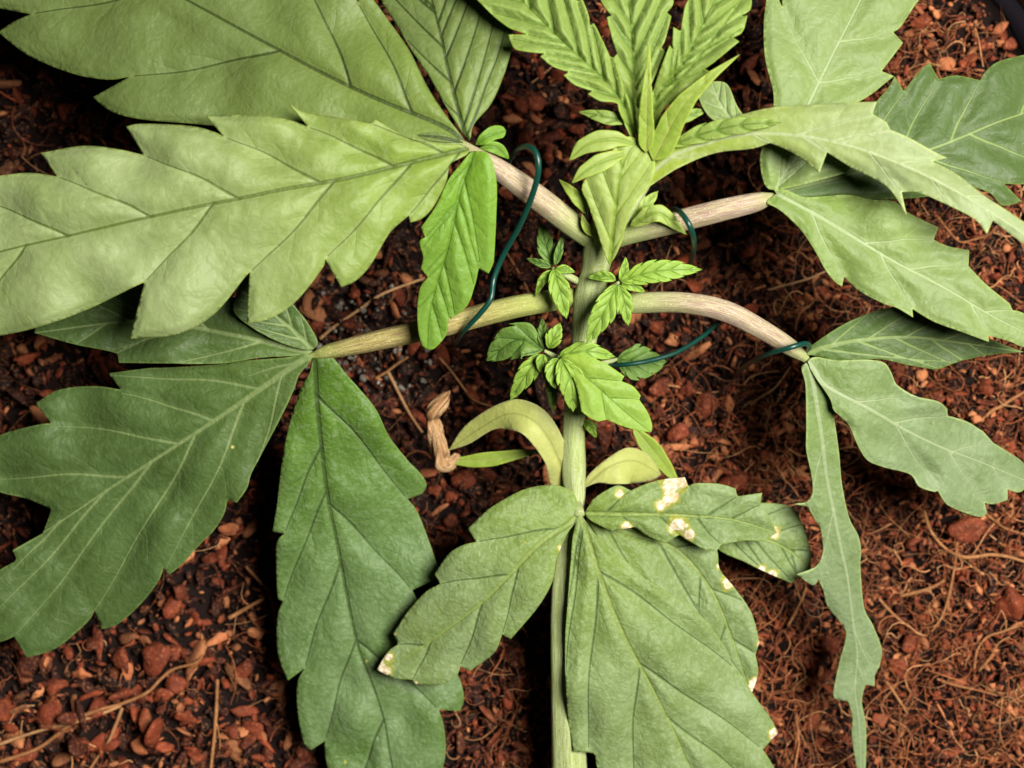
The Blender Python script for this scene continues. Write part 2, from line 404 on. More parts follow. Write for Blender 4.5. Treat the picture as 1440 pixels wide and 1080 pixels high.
    sd = seed if seed is not None else int(abs(mid[0][0]*13+mid[-1][1]*7)) % 997
    f = np.where(side > 0, fold[0], fold[1])
    z = zm+f*dmc-curl*dmc**2
    ramp = np.clip(dec/0.25, 0, 1)
    z += quilt*(1-np.exp(-(np.minimum(dvc, dmc*1.2)/0.22)**2))*np.clip(dec/0.15, 0.25, 1)
    z -= 0.010*np.exp(-(d2*pc/0.05)**2)
    z -= groove*(np.exp(-(dvc/0.05)**2)*0.8+np.exp(-(dmc/0.07)**2)*1.3*(1.1-s))
    z += 1.6*wave*(vnoise(X[:, 0]*pc/wvl+sd, X[:, 1]*pc/wvl+sd*1.7, sd)-0.5)*2*np.clip(dmc/0.5, 0, 1)
    z += 0.018*(vnoise(X[:, 0]*pc/0.16+sd, X[:, 1]*pc/0.16, sd+3)-0.5)*np.clip(dmc/0.1, 0, 1)
    z -= edgecurl*np.exp(-dec/0.12)
    W3 = P3(X[:, 0], X[:, 1], z)
    a, b, c = W3[F[:, 0]], W3[F[:, 1]], W3[F[:, 2]]
    nz = np.cross(b-a, c-a)[:, 2]; F[nz < 0] = F[nz < 0][:, ::-1]
    org = P3(mid[0][0], mid[0][1], mz[0])
    o = mesh_obj(name, W3, F, mat, parent, origin=org, attrs=dict(dv=dvc, dm=dmc, s=s, de=dec, spot=sp, vt=vt, d2=d2*pc))
    md = o.modifiers.new('thickness', 'SOLIDIFY'); md.thickness = 0.00028; md.offset = -1
    if label: o['label'] = label
    return o

def auto_sides(mid, width, teeth=0, depth=0.22, asym=0.0, peak=0.42, wob=1):
    """outline strings for small leaflets: lanceolate with forward teeth"""
    mp = catmull([(m[0], m[1]) for m in mid], 1.5); cum = np.r_[0, np.cumsum(np.hypot(*np.diff(mp, axis=0).T))]; L = cum[-1]
    def at(a): return np.array([np.interp(a, cum, mp[:, 0]), np.interp(a, cum, mp[:, 1])])
    def prof(s): 
        e = math.log(0.5)/math.log(peak)
        return math.sin(math.pi*min(1, max(0, s))**e)**0.9
    sides = []
    for sg in (1, -1):
        out = []; n = max(teeth, 4)
        wd = width/2*(1+sg*asym)
        for i in range(n):
            s0 = (i+0.35)/n*0.94; s1 = (i+1.0)/n*0.94
            for s, kk, fl in ((s0, 1.0, ''), (s1, 1.0, '^' if teeth else ''), (s1-0.015 if not teeth else s1-0.25/n, 1-depth, '*')):
                if fl == '*' and not teeth: continue
                if s > 0.97: continue
                a = s*L; b = at(a); fw = at(min(L, a+2))-at(max(0, a-2)); fw /= np.linalg.norm(fw)+1e-9
                nr = np.array([-fw[1], fw[0]])*sg; r = wd*prof(s)*kk*(1+wob*0.06*math.sin(i*2.1+sg))
                q = b+nr*max(r, 0.6); out.append((q[0], q[1], fl))
        sides.append(out)
    return sides

# ------------------------------------------------------------------ tubes
def tube(name, path, mat, parent=None, sides=18, ridge=0.05, nr=5, step=4, cap=True, origin=None, jit=0.0, seed=0, jf=1.5):
    """path: (px, py, z cm, radius px)"""
    C = catmull(path, step); P = P3(C[:, 0], C[:, 1], C[:, 2]); R = C[:, 3]*(H-C[:, 2])*PXK
    T = np.gradient(P, axis=0); T /= np.linalg.norm(T, axis=1)[:, None]+1e-12
    up = np.array([0.13, 0.21, 1.0]); N = np.zeros_like(P)
    v = up-T[0]*(up@T[0]); v /= np.linalg.norm(v)
    for i in range(len(P)):
        v = v-T[i]*(v@T[i]); v /= np.linalg.norm(v); N[i] = v
    B = np.cross(T, N); th = np.linspace(0, 2*math.pi, sides, endpoint=False)
    arc = np.r_[0, np.cumsum(np.linalg.norm(np.diff(P, axis=0), axis=1))]
    V = []; u = []; tt = []
    for i in range(len(P)):
        rr = R[i]*(1+ridge*np.cos(nr*th+0.15*arc[i])+jit*(vnoise(np.cos(th)*jf+arc[i]*jf*1.7+9, np.sin(th)*jf+seed+9, seed)-0.5))
        V.append(P[i]-rr[:, None]*(np.cos(th)[:, None]*N[i]+np.sin(th)[:, None]*B[i]))   # seam on the underside
        u += [arc[i]]*sides; tt += th.tolist()
    V = np.vstack(V); F = []
    for i in range(len(P)-1):
        for j in range(sides):
            a = i*sides+j; b = i*sides+(j+1) % sides; F.append((a, b, b+sides, a+sides))
    if cap:
        n = len(V); V = np.vstack([V, P[:1]-T[:1]*R[0]*.4, P[-1:]+T[-1:]*R[-1]*.4]); u += [0, arc[-1]]; tt += [0, 0]
        for j in range(sides):
            F.append((n, (j+1) % sides, j)); q = (len(P)-1)*sides; F.append((n+1, q+j, q+(j+1) % sides))
    rn = rng.random()
    return mesh_obj(name, V, F, mat, parent, origin=P[0] if origin is None else origin,
                    attrs=dict(u=u, th=tt, ue=np.asarray(u)/arc[-1], rnd=np.full(len(V), rn), rnd2=np.full(len(V), rng.random())))

# ------------------------------------------------------------------ setting: pot and coir
SK = H*PXK                                    # cm per pixel on the coir
POT = np.array([(640-720)*SK, (540-640)*SK]); POT_R = 16.6
def terrain(x, y):
    return (0.9*(vnoise(x/2.6+40, y/2.6+40, 1)-0.5)+0.75*(vnoise(x/1.0+40, y/1.0+40, 2)-0.5)+0.18*(vnoise(x/0.42+90, y/0.42+90, 3)-0.5))
def ground():
    n = 330; r = np.linspace(0, POT_R-0.02, 150); V = []; F = []
    for ri in r:
        a = np.linspace(0, 2*math.pi, n, endpoint=False)
        x = POT[0]+ri*np.cos(a); y = POT[1]+ri*np.sin(a); V.append(np.stack([x, y, terrain(x, y)-0.16], 1))
    V = np.vstack(V); i, j = np.meshgrid(np.arange(len(r)-1), np.arange(n), indexing='ij')
    i = i.ravel(); j = j.ravel(); a = i*n+j; b = i*n+(j+1) % n
    F = np.stack([a, a+n, b+n, b], 1)
    o = mesh_obj('soil', V, F, M['bed'], origin=(POT[0], POT[1], 0),
                 attrs=dict(rnd=vnoise(V[:, 0]*3+50, V[:, 1]*3+50, 5), rnd2=vnoise(V[:, 0]*6+50, V[:, 1]*6+50, 6)*.6))
    props(o, 'dark brown coir filling the pot', 'soil', kind='structure'); return o
soil = ground()

def pot():
    root = bpy.data.objects.new('plant_pot', None); col.objects.link(root)
    root.location = (POT[0]*CM, POT[1]*CM, -0.12); WORLD[root.name] = Vector(root.location)
    props(root, 'dark plastic plant pot whose wall shows in the upper right corner', 'plant pot')
    n = 160; a = np.linspace(0, 2*math.pi, n, endpoint=False)
    def lathe(name, prof):
        V = np.vstack([np.stack([POT[0]+r*np.cos(a), POT[1]+r*np.sin(a), np.full(n, z)], 1) for r, z in prof]); F = []
        m = len(prof)
        for i in range(m):
            i2 = (i+1) % m
            for j in range(n): F.append((i*n+j, i*n+(j+1) % n, i2*n+(j+1) % n, i2*n+j))
        mesh_obj(name, V, F, M['pot'], root, origin=(POT[0], POT[1], -12))
    R = POT_R
    lathe('pot_wall', [(R, -0.8), (R+.12, 1.3), (R+.42, 1.3), (R+.3, -0.8), (R-1.6, -12), (0.01, -12), (0.01, -11.7), (R-1.9, -11.7)])
    lathe('pot_rim', [(R+.10, 1.31), (R+.12, 1.7), (R+.22, 1.82), (R+.95, 1.82), (R+1.05, 1.7), (R+1.05, 1.0), (R+.92, .98), (R+.9, 1.55), (R+.43, 1.55), (R+.43, 1.31)])
pot()

# ------------------------------------------------------------------ the plant
plant = bpy.data.objects.new('cannabis_plant', None); col.objects.link(plant)
pb = P3(806, 1320, 0.0)*CM; plant.location = pb; WORLD[plant.name] = Vector(pb)
props(plant, 'young green cannabis plant with serrated fan leaves growing from brown coir', 'plant')

stem = tube('main_stem', [(806, 1330, -0.5, 30), (805, 1240, 0.7, 29), (802, 1130, 1.9, 27), (800, 1060, 2.35, 25), (797, 960, 2.75, 23), (794, 850, 3.0, 20), (800, 760, 3.1, 16), (808, 700, 3.2, 15),
        (807, 660, 3.4, 17), (807, 600, 3.7, 16), (813, 540, 4.1, 17), (821, 480, 4.55, 18), (827, 440, 4.85, 21), (830, 415, 5.05, 22), (837, 380, 5.35, 20), (845, 340, 5.8, 22), (856, 300, 6.2, 17), (880, 245, 6.65, 12), (900, 205, 6.95, 8)],
        M['stem'], plant, sides=28, ridge=0.045, nr=6, jit=.05)

def fan(path, mat, name='fan_leaf', label=None):
    path = [(a, b, c, d*1.04) for a, b, c, d in path]
    o = tube(name, path, mat, plant, sides=24, ridge=0.05, nr=5, jit=.05)
    if label: o['label'] = label
    return o

# --- fan leaf A, upper left
fA = fan([(846, 345, 5.6, 14), (815, 322, 5.95, 16), (760, 280, 6.4, 17), (712, 245, 6.75, 15), (684, 226, 6.85, 12), (666, 212, 6.88, 7), (652, 203, 6.86, 5), (636, 196, 6.8, 2.5)], M['petiole'],
         label='large pale fan leaf at the upper left on a pinkish stalk')
leaflet(fA, M['leafA2'], [(657, 202, 6.92), (620, 176, 6.9), (537, 142, 6.8), (460, 106, 6.6), (373, 60, 6.4), (263, 0, 6.1), (150, -62, 5.6), (50, -110, 5.2)],
        '640,206 560,207 420,192 290,176 200,168 157,157 130,137^ 182,108* 150,112 100,103 40,78 -3,45^ 20,30 43,20* 0,12 -40,5^ -20,-30* -30,-80^',
        '645,186 622,155 600,120 575,70 540,20 515,-15^ 503,3* 480,-40 430,-90^ 410,-70* 300,-120 200,-150^ 180,-120*',
        auto=0, fold=(-.06, -.02), curl=.03, quilt=.07, k=1.25, wave=.10)
leaflet(fA, M['leafA2'], [(660, 198, 6.95), (653, 185, 6.9), (633, 110, 6.8), (620, 50, 6.6), (607, 0, 6.3), (585, -90, 5.8)],
        '650,186 627,150 605,110 585,80 560,40 536,0 520,-40^ 545,-50* 540,-90',
        '667,174 690,147 707,110 719,70 721,40^ 712,36* 700,0 682,-40^ 660,-60* 630,-110',
        auto=5, fold=(.10, -.12), curl=.02, quilt=.06, k=1.5, dz=.03, edgecurl=.05)
leaflet(fA, M['leafA2'], [(652, 200, 6.98), (615, 193, 7.0), (583, 190, 6.95)], '620,187 600,186', '620,199 600,197', quilt=.02, step=2.4, dz=.03)
leaflet(fA, M['leafA'], [(660, 208, 7.05), (640, 213, 7.1), (583, 227, 7.2), (490, 250, 7.3), (400, 266, 7.35), (347, 277, 7.35), (233, 300, 7.3), (90, 333, 7.1), (0, 354, 6.9), (-110, 386, 6.5)],
        '640,203 592,199 562,188 528,168^ 522,174* 480,166 430,158 408,147^ 433,178* 400,167 350,161 290,163^ 315,192* 300,185 267,177 200,174 177,178^ 202,218* 167,210 117,205 57,215^ 80,248* 43,243 0,247 -40,255^ -25,282* -80,310^',
        '657,217 634,231 627,257 610,290 594,307 577,313^ 575,303* 548,328 521,373 500,395 480,404^ 457,364* 453,378 417,423 380,448 347,455^ 351,384* 346,388 300,443 250,470 182,477^ 203,397* 187,404 117,438 50,461 0,472 -50,478^ -30,430* -90,425^',
        fold=(.02, -.04), curl=.035, quilt=.085, groove=.035, k=1.35, wave=.12, edgecurl=.04)
leaflet(fA, M['leafA4'], [(666, 212, 7.05), (660, 230, 7.0), (647, 267, 6.9), (640, 300, 6.8), (629, 350, 6.55), (612, 407, 6.2), (603, 450, 5.95), (601, 492, 5.7)],
        '657,220 632,251 613,290 592,320^ 598,334* 590,340 595,362 592,378^ 602,390* 590,408 587,450 592,482',
        '687,217 698,253 698,300 695,360 693,372 687,385^ 673,377* 668,400 657,430 634,449^ 631,445* 627,471 611,490',
        auto=4, fold=(.10, .04), curl=.08, quilt=.09, k=1.7, dz=.05, step=3)
leaflet(fA, M['leafA4'], [(668, 204, 7.05), (684, 192, 7.15), (712, 184, 6.95)], '675,190 690,178 705,177', '685,203 697,196 708,193', quilt=.03, step=2.2, curl=.3)
leaflet(fA, M['leafA4'], [(674, 208, 7.0), (696, 207, 7.0), (716, 224, 6.8)], '690,199 706,203 714,214', '690,214 704,220', quilt=.03, step=2.2, curl=.3)

# --- fan leaf B, left middle
fB = fan([(822, 416, 4.7, 11), (790, 420, 4.9, 14), (720, 432, 5.05, 15), (620, 458, 5.0, 15), (520, 481, 4.8, 13), (462, 494, 4.6, 10), (444, 499, 4.5, 6), (432, 503, 4.48, 3)], M['petioleB'],
         label='deep green fan leaf at the left on a long tan stalk')
leaflet(fB, M['leafB'], [(440, 494, 4.5), (415, 491, 4.55), (333, 472, 4.6), (200, 452, 4.5), (48, 468, 4.2)],
        '430,499 367,503 310,511 230,511 167,510^ 165,497* 150,493 100,483',
        '420,478 380,440 300,410 220,400 150,415* 130,410 60,440',
        auto=3, fold=(-.05, .08), quilt=.08, k=1.8)
leaflet(fB, M['leafB'], [(440, 492, 4.62), (405, 458, 4.8), (335, 405, 5.0)], '420,490 378,474 330,440', '447,481 434,456 412,428 392,402 350,385', auto=4, quilt=.07, fold=(.1, .1), k=1.6, step=3)
leaflet(fB, M['leafB'], [(440, 501, 4.68), (425, 507, 4.65), (367, 547, 4.4), (300, 593, 4.1), (203, 656, 3.6), (147, 692, 3.3), (100, 724, 3.1), (60, 750, 2.9)],
        '427,498 400,503 333,508 300,513 233,517 207,518 152,525^ 170,548* 133,543 83,548 50,567^ 72,595* 50,598 0,612 -45,640^ -15,672* -5,690 40,702 72,716^ 67,732',
        '433,513 421,527 411,553 387,602 367,640 353,667 347,687 333,707^ 319,704* 315,723 300,747 277,770 257,793 237,809^ 230,797* 223,817 200,847 167,877 143,885^ 133,858* 127,870 110,887 77,913 37,925^ 20,895* 0,903 -50,915^ -60,840 0,801 22,788 18,775^',
        fold=(.03, -.07), curl=.03, quilt=.09, groove=-.02, wave=.1, spots=[(327, 629, 2.6)],
        vex=[(366, 547, 156, 528), (301, 592, 172, 553), (252, 624, 77, 599), (180, 671, -8, 674), (397, 525, 362, 650), (345, 562, 234, 799), (276, 609, 135, 856), (213, 650, 24, 890), (150, 690, -5, 860), (85, 733, 20, 800), (420, 509, 350, 528)])
leaflet(fB, M['leafB2'], [(440, 503, 4.62), (443, 515, 4.5), (447, 580, 4.0), (459, 687, 3.2), (474, 763, 2.7), (487, 833, 2.35), (504, 910, 2.05), (524, 963, 1.9), (540, 1013, 1.75), (552, 1080, 1.6), (575, 1165, 1.4)],
        '436,523 423,547 407,597 397,647 390,707 383,748^ 400,750* 389,765 389,813 391,843^ 398,845* 390,870 391,920 405,957^ 428,940* 418,962 419,1003 427,1043 437,1055^ 457,1042* 457,1055 461,1080 480,1130^ 500,1118*',
        '453,499 468,504 490,530 527,573 547,613 573,647 593,668 600,683 593,695^ 573,702* 587,720 603,760 614,793 616,807 607,817^ 580,830* 605,880 642,945 651,970 652,987 647,1000^ 617,998* 624,1020 627,1053 623,1080 612,1130^ 595,1125*',
        auto=0, fold=(-.10, .02), curl=.02, quilt=.07, groove=.035, k=1.55, wave=.12, spots=[(516, 930, 2.6), (486, 1071, 3.0)])

# --- fan leaf C, lower middle
fC = fan([(806, 700, 3.0, 9), (811, 715, 3.45, 9), (815, 722, 3.75, 7)], M['stem'], label='soft green lower fan leaf with scorched white patches')
leaflet(fC, M['leafC'], [(1000, 742, 2.7), (1050, 752, 2.75), (1100, 768, 2.65), (1140, 800, 2.4)],
        '1020,722 1062,708 1097,709 1117,716 1130,742 1140,775', '1010,772 1047,790 1080,806* 1113,820^ 1122,812*', auto=3, quilt=.06, fold=(.02, -.05), spots=[(1090, 748, 9), (1085, 808, 9), (1072, 800, 7)])
leaflet(fC, M['leafC'], [(824, 726, 3.15), (880, 748, 3.1), (950, 772, 3.0), (1000, 830, 2.9), (1030, 900, 2.7), (1056, 978, 2.4)],
        '870,735 960,752 1005,770 1012,800 1033,827 1057,863 1068,903^ 1062,920^ 1066,947',
        '845,760 900,815 960,880 1010,940 1038,975', auto=4, quilt=.10, fold=(.10, .10), k=1.2, spots=[(1021, 820, 9), (1068, 905, 5), (1062, 965, 10), (1059, 975, 7), (1012, 795, 5)])
leaflet(fC, M['leafC'], [(822, 722, 3.6), (860, 723, 3.65), (893, 723, 3.65), (963, 725, 3.6), (1030, 731, 3.5), (1092, 749, 3.3)],
        '828,712 837,700 867,683 887,690* 907,681 933,674 963,672^ 968,684* 980,680 1013,681 1034,687^ 1037,698* 1072,693^ 1069,710* 1084,730',
        '833,733 860,747^ 893,741* 913,755 937,763^ 955,752* 968,760 990,772 1008,775^ 1014,766* 1047,760 1075,760',
        auto=0, fold=(.14, .06), quilt=.12, groove=.05, k=1.1, wave=.14, step=3,
        spots=[(872, 694, 7), (943, 682, 15), (958, 679, 11), (928, 711, 8), (943, 700, 11), (954, 738, 12), (968, 752, 8), (882, 745, 9)])
leaflet(fC, M['leafC'], [(812, 724, 3.75), (804, 734, 3.8), (760, 764, 3.9), (720, 805, 3.8), (680, 845, 3.55), (630, 884, 3.2), (575, 922, 2.85), (530, 942, 2.65)],
        '812,716 809,697 795,686 773,682 735,689 690,714 658,743^ 670,762* 650,767 630,780 611,808^ 619,821* 598,833 575,858 553,891^ 560,906* 545,917',
        '806,738 797,752 783,785 777,817 757,853 718,899^ 706,892* 695,918 660,944^ 647,937* 642,950 620,963 585,962^ 580,956* 555,954',
        fold=(-.06, -.08), curl=.03, quilt=.08, k=1.5, groove=.03, spots=[(537, 940, 13), (546, 925, 8), (738, 762, 2.5), (789, 772, 6), (554, 893, 3), (584, 961, 3)])
leaflet(fC, M['leafC'], [(815, 720, 3.8), (827, 757, 3.9), (847, 820, 3.85), (878, 895, 3.65), (913, 960, 3.35), (947, 1027, 3.0), (965, 1068, 2.8), (1000, 1140, 2.5)],
        '806,752 803,787 798,853* 795,900 795,953* 799,1010 807,1057^ 827,1058* 837,1062 842,1085 870,1135^ 890,1128*',
        '825,735 847,760 870,780 913,817* 940,834 963,848* 992,872 1022,915 1030,935^ 1034,940* 1067,987 1085,1012 1094,1031^ 1073,1054* 1090,1082 1105,1120^ 1080,1125*',
        auto=0, fold=(-.10, -.10), curl=.02, quilt=.11, k=1.8, groove=.035, wave=.1, spots=[(1091, 1033, 9)])

# --- fan leaf D, right middle
fD = fan([(832, 432, 4.9, 12), (890, 426, 5.2, 14), (960, 425, 5.4, 14), (1020, 437, 5.35, 14.5), (1075, 465, 5.15, 13), (1113, 489, 4.9, 11), (1131, 503, 4.75, 6), (1141, 513, 4.7, 3)], M['petiole'],
         label='blue green fan leaf at the right on an arching pinkish stalk')
leaflet(fD, M['leafE2'], [(1134, 500, 4.8), (1160, 488, 4.9), (1210, 478, 4.95), (1280, 474, 4.9), (1350, 482, 4.7), (1440, 495, 4.4)],
        '1140,487 1193,453 1253,432 1310,438 1360,462 1410,484', '1147,500 1180,507 1227,505 1250,507 1280,514 1317,520^ 1353,507* 1393,499',
        auto=5, fold=(-.12, .05), quilt=.08, k=1.9, groove=-.01)
leaflet(fD, M['leafD'], [(1136, 508, 4.86), (1146, 520, 4.86), (1163, 543, 4.85), (1227, 577, 4.8), (1277, 606, 4.4), (1327, 630, 4.0), (1373, 647, 3.6), (1448, 678, 3.0)],
        '1147,502 1177,507 1220,506 1243,510 1253,523 1261,541 1280,554^ 1292,559* 1320,565 1332,575^ 1333,585* 1360,593 1383,607^ 1396,622* 1420,637 1440,652',
        '1143,525 1167,560 1173,577 1193,597 1207,627 1220,647 1243,657 1280,667 1293,684 1315,692^ 1319,690* 1333,710 1360,722 1380,727 1388,722^ 1385,707* 1397,709 1417,703^ 1417,688* 1435,692',
        fold=(.0, -.04), curl=.03, quilt=.09, groove=-.015, k=1.5, wave=.13, edgecurl=-.05, spots=[])
leaflet(fD, M['leafD'], [(1134, 510, 4.82), (1141, 525, 4.8), (1155, 607, 4.4), (1163, 670, 4.0), (1173, 720, 3.7), (1184, 775, 3.35), (1192, 810, 3.1), (1201, 880, 2.6), (1206, 920, 2.3), (1203, 970, 2.0), (1209, 1020, 1.7), (1212, 1100, 1.3)],
        '1127,518 1133,543 1134,607 1134,633 1141,667 1143,693 1134,706 1117,709^ 1136,713* 1147,733 1154,742 1157,775 1147,797 1120,808^ 1143,823 1151,815* 1158,832 1164,853 1187,883 1189,900 1180,933 1172,977 1180,984^ 1193,987* 1199,1010 1198,1035 1206,1085',
        '1147,520 1171,570 1174,593 1180,637 1184,680 1194,727 1207,753 1211,775 1210,797 1215,853 1228,880 1240,913 1237,937^ 1230,950* 1230,965^ 1217,963* 1212,987 1218,1023 1217,1085',
        auto=0, fold=(.12, -.15), curl=.05, quilt=.05, groove=-.03, k=2.2, wave=.10, step=3)

# --- fan leaf E, upper right
fE = fan([(856, 338, 5.7, 13), (890, 326, 6.0, 15), (940, 314, 6.35, 15), (1010, 296, 6.6, 15), (1062, 284, 6.55, 13), (1085, 278, 6.45, 7), (1099, 275, 6.42, 3)], M['petiole'],
         label='light green fan leaf at the upper right on a pinkish stalk')
leaflet(fE, M['leafE2'], [(1092, 270, 6.25), (1140, 258, 6.1), (1200, 244, 6.0), (1317, 207, 5.8), (1400, 173, 5.6), (1440, 159, 5.4), (1510, 132, 5.1)],
        '1120,250 1180,190 1225,150 1250,122 1258,107^ 1271,128* 1293,100 1307,88^ 1320,111* 1345,106 1379,113* 1384,103 1403,87 1440,77 1465,74^ 1470,92*',
        '1110,283 1200,282 1300,277 1350,262 1390,270 1410,289 1437,283^ 1412,258* 1440,259 1480,250^ 1470,230*',
        fold=(-.03, -.03), quilt=.09, groove=-.02, k=1.1)
leaflet(fE, M['leafE'], [(1090, 270, 6.5), (1110, 210, 6.6), (1137, 147, 6.6), (1173, 73, 6.5), (1210, 0, 6.3), (1250, -90, 5.9)],
        '1083,255 1086,200 1088,150 1087,127 1076,82 1074,35 1077,5 1082,-30^ 1100,10* 1110,-60',
        '1120,215 1170,160 1217,138 1257,107^ 1240,100* 1270,60^ 1256,45* 1267,37 1290,3 1312,-22^ 1295,-40*',
        auto=0, fold=(-.10, .04), quilt=.08, groove=-.02, k=.75)
leaflet(fE, M['leafE'], [(1090, 268, 6.66), (1106, 240, 6.75), (1128, 212, 6.8)], '1077,262 1070,240 1070,214 1085,196', '1110,264 1150,254 1195,238 1165,215', auto=4, quilt=.12, k=2.5, step=2.6)
leaflet(fE, M['leafE'], [(1092, 272, 6.62), (1103, 278, 6.65), (1150, 303, 6.6), (1193, 329, 6.55), (1260, 369, 6.5), (1327, 404, 6.45), (1393, 443, 6.35), (1440, 467, 6.2), (1490, 494, 6.0)],
        '1088,264 1108,268 1130,277 1160,276 1193,274 1227,281 1257,283 1277,299 1320,320^ 1313,337* 1333,346 1363,352^ 1362,374* 1387,400 1420,427^ 1424,436* 1440,441 1470,465',
        '1078,284 1090,291 1104,301 1127,324 1147,354 1160,378 1173,395 1184,403^ 1187,389* 1210,410 1243,427 1262,433 1284,446^ 1283,434* 1313,452 1353,467 1391,481^ 1390,472* 1420,480 1440,488',
        fold=(-.02, -.10), curl=.02, quilt=.09, groove=-.01, k=1.6, wave=.1)

# --- young leaf F reaching over towards the right
fF = fan([(868, 318, 6.2, 12), (888, 285, 6.6, 11), (905, 262, 6.75, 8), (925, 240, 6.85, 2)], M['stem'], label='narrow folded leaf reaching out to the right nearest the viewer')
leaflet(fF, M['leafE'], [(1040, 182, 7.2), (1014, 148, 7.1), (1000, 114, 6.9)], '1046,165 1036,148 1022,118', '1000,166 983,138 988,124', auto=3, quilt=.05, step=2.6)
leaflet(fF, M['leafF'], [(898, 268, 6.9), (925, 236, 7.05), (960, 213, 7.2), (1040, 190, 7.5), (1120, 190, 7.75), (1200, 206, 7.95), (1280, 236, 8.05), (1360, 277, 8.1), (1440, 328, 8.1), (1510, 370, 8.0)],
        '905,252 922,225 943,204 960,190 1007,174 1050,159 1093,150 1147,147 1200,144 1233,143^ 1227,160* 1247,172^ 1252,182* 1277,193 1313,213 1332,222^ 1311,227* 1343,243 1387,277 1427,303 1470,335',
        '893,277 927,253 960,233 1007,215 1057,209 1083,201* 1110,213 1140,233 1152,244^ 1163,214* 1200,237 1240,257 1257,273 1275,303^ 1268,270* 1293,271 1343,293 1373,310 1388,329^ 1396,310* 1440,343 1480,365',
        auto=3, fold=(-.22, -.14), curl=.02, quilt=.06, groove=-.02, k=1.8, wave=.12)

mid = [(938, 206, 7.3), (985, 189, 7.5), (1040, 176, 7.75), (1100, 172, 7.9)]; a, b = auto_sides(mid, 27, 5, peak=.45)
leaflet(fF, M['leafG'], mid, a, b, step=2.6, quilt=.08, groove=.04, wave=.04, k=1.2)
# --- growing tip G
gt = tube('growing_tip', [(893, 250, 6.6, 13), (900, 222, 6.8, 13), (906, 198, 6.95, 11), (908, 165, 7.0, 3)], M['stem'], plant, sides=20)
gt['label'] = 'yellow green growing tip with pleated young leaves at the top'
leaflet(gt, M['leafG'], [(906, 222, 7.05), (896, 150, 7.3), (890, 83, 7.5), (887, 40, 7.5), (883, 0, 7.4), (872, -60, 7.1)],
        '890,167 873,112 864,80^ 868,76* 860,50 854,24^ 860,22* 845,0 840,-30', '907,150 923,100 934,72^ 930,68* 937,50 943,22^ 938,18* 947,0 930,-40', auto=6, quilt=.24, groove=.09, k=1.7, fold=(.12, .12), step=2.8)
leaflet(gt, M['leafG'], [(898, 216, 7.1), (890, 185, 7.25), (873, 142, 7.5), (840, 103, 7.55), (793, 60, 7.55), (760, 27, 7.45), (733, 0, 7.35), (690, -45, 7.2)],
        '873,160 868,145 845,142 827,132^ 834,127* 810,119 793,106^ 800,101* 777,92 760,79^ 766,75* 740,72 723,67 715,49^ 741,48* 715,38 690,18 672,0 655,-20',
        '887,157 877,123 864,82^ 858,80* 847,57 834,33^ 830,36* 826,17 818,-2^ 812,2* 790,-40 740,-60', auto=6, quilt=.24, groove=.09, k=1.5, fold=(.10, .14), wave=.06, step=2.8)
leaflet(gt, M['leafG'], [(914, 218, 7.1), (922, 142, 7.4), (950, 103, 7.7), (970, 73, 7.8), (993, 23, 7.8), (1007, 0, 7.7), (1040, -55, 7.4)],
        '914,150 927,102 942,64^ 946,70* 947,38^ 957,44* 963,13 968,0 985,-40', '930,158 960,134 997,100^ 990,98* 1013,80 1039,58^ 1030,52* 1044,43 1051,22^ 1042,22* 1056,10 1054,-20', auto=6, quilt=.24, groove=.09, k=1.7, fold=(.12, .10), step=2.8)
for mid, wd, te, mt, pk in [
        ([(908, 215, 7.35), (910, 130, 7.85), (914, 56, 7.95)], 22, 0, 'strip', .16), ([(918, 226, 7.3), (958, 152, 7.8), (1000, 107, 8.0), (1041, 76, 8.0)], 36, 0, 'strip', .16),
        ([(884, 172, 7.2), (845, 163, 7.2), (813, 157, 7.0)], 19, 0, 'leafG', 0), ([(945, 172, 7.1), (972, 161, 7.1), (996, 154, 6.9)], 17, 0, 'leafG', 0),
        ([(826, 302, 6.5), (812, 278, 6.7), (786, 252, 6.6)], 17, 0, 'strip', 0), ([(884, 308, 6.5), (905, 290, 6.7), (926, 268, 6.6)], 22, 3, 'leafH', 0),
        ([(885, 318, 6.55), (925, 300, 6.95), (966, 330, 6.65)], 24, 0, 'leafH', 0), ([(840, 335, 6.2), (824, 318, 6.45), (818, 300, 6.5)], 12, 0, 'strip', 0)]:
    a, b = auto_sides(mid, wd, te, peak=pk or .42); leaflet(gt, M[mt], mid, a, b, step=2.4, auto=2, quilt=.03, groove=.02, wave=.02, curl=.15)
leaflet(gt, M['leafH'], [(857, 374, 6.45), (861, 335, 6.75), (866, 290, 7.05), (872, 245, 7.25), (884, 214, 7.3), (900, 197, 7.25)],
        '846,345 838,320 826,285 818,265 828,246 850,226 866,205 882,192', '872,345 884,305 897,280 912,262 921,240 919,215 912,198', auto=3, fold=(.02, -.10), curl=.10, quilt=.06, groove=.04, k=1.8, step=2.6, wave=.05)
for mid, wd in [([(894, 203, 7.3), (862, 196, 7.45), (826, 203, 7.4), (800, 226, 7.2)], 29), ([(886, 214, 7.3), (850, 226, 7.4), (824, 240, 7.35), (804, 258, 7.2)], 25)]:
    a, b = auto_sides(mid, wd, 0, peak=.5); leaflet(gt, M['leafH'], mid, a, b, step=2.4, quilt=.03, groove=.03, wave=.03, curl=.25)

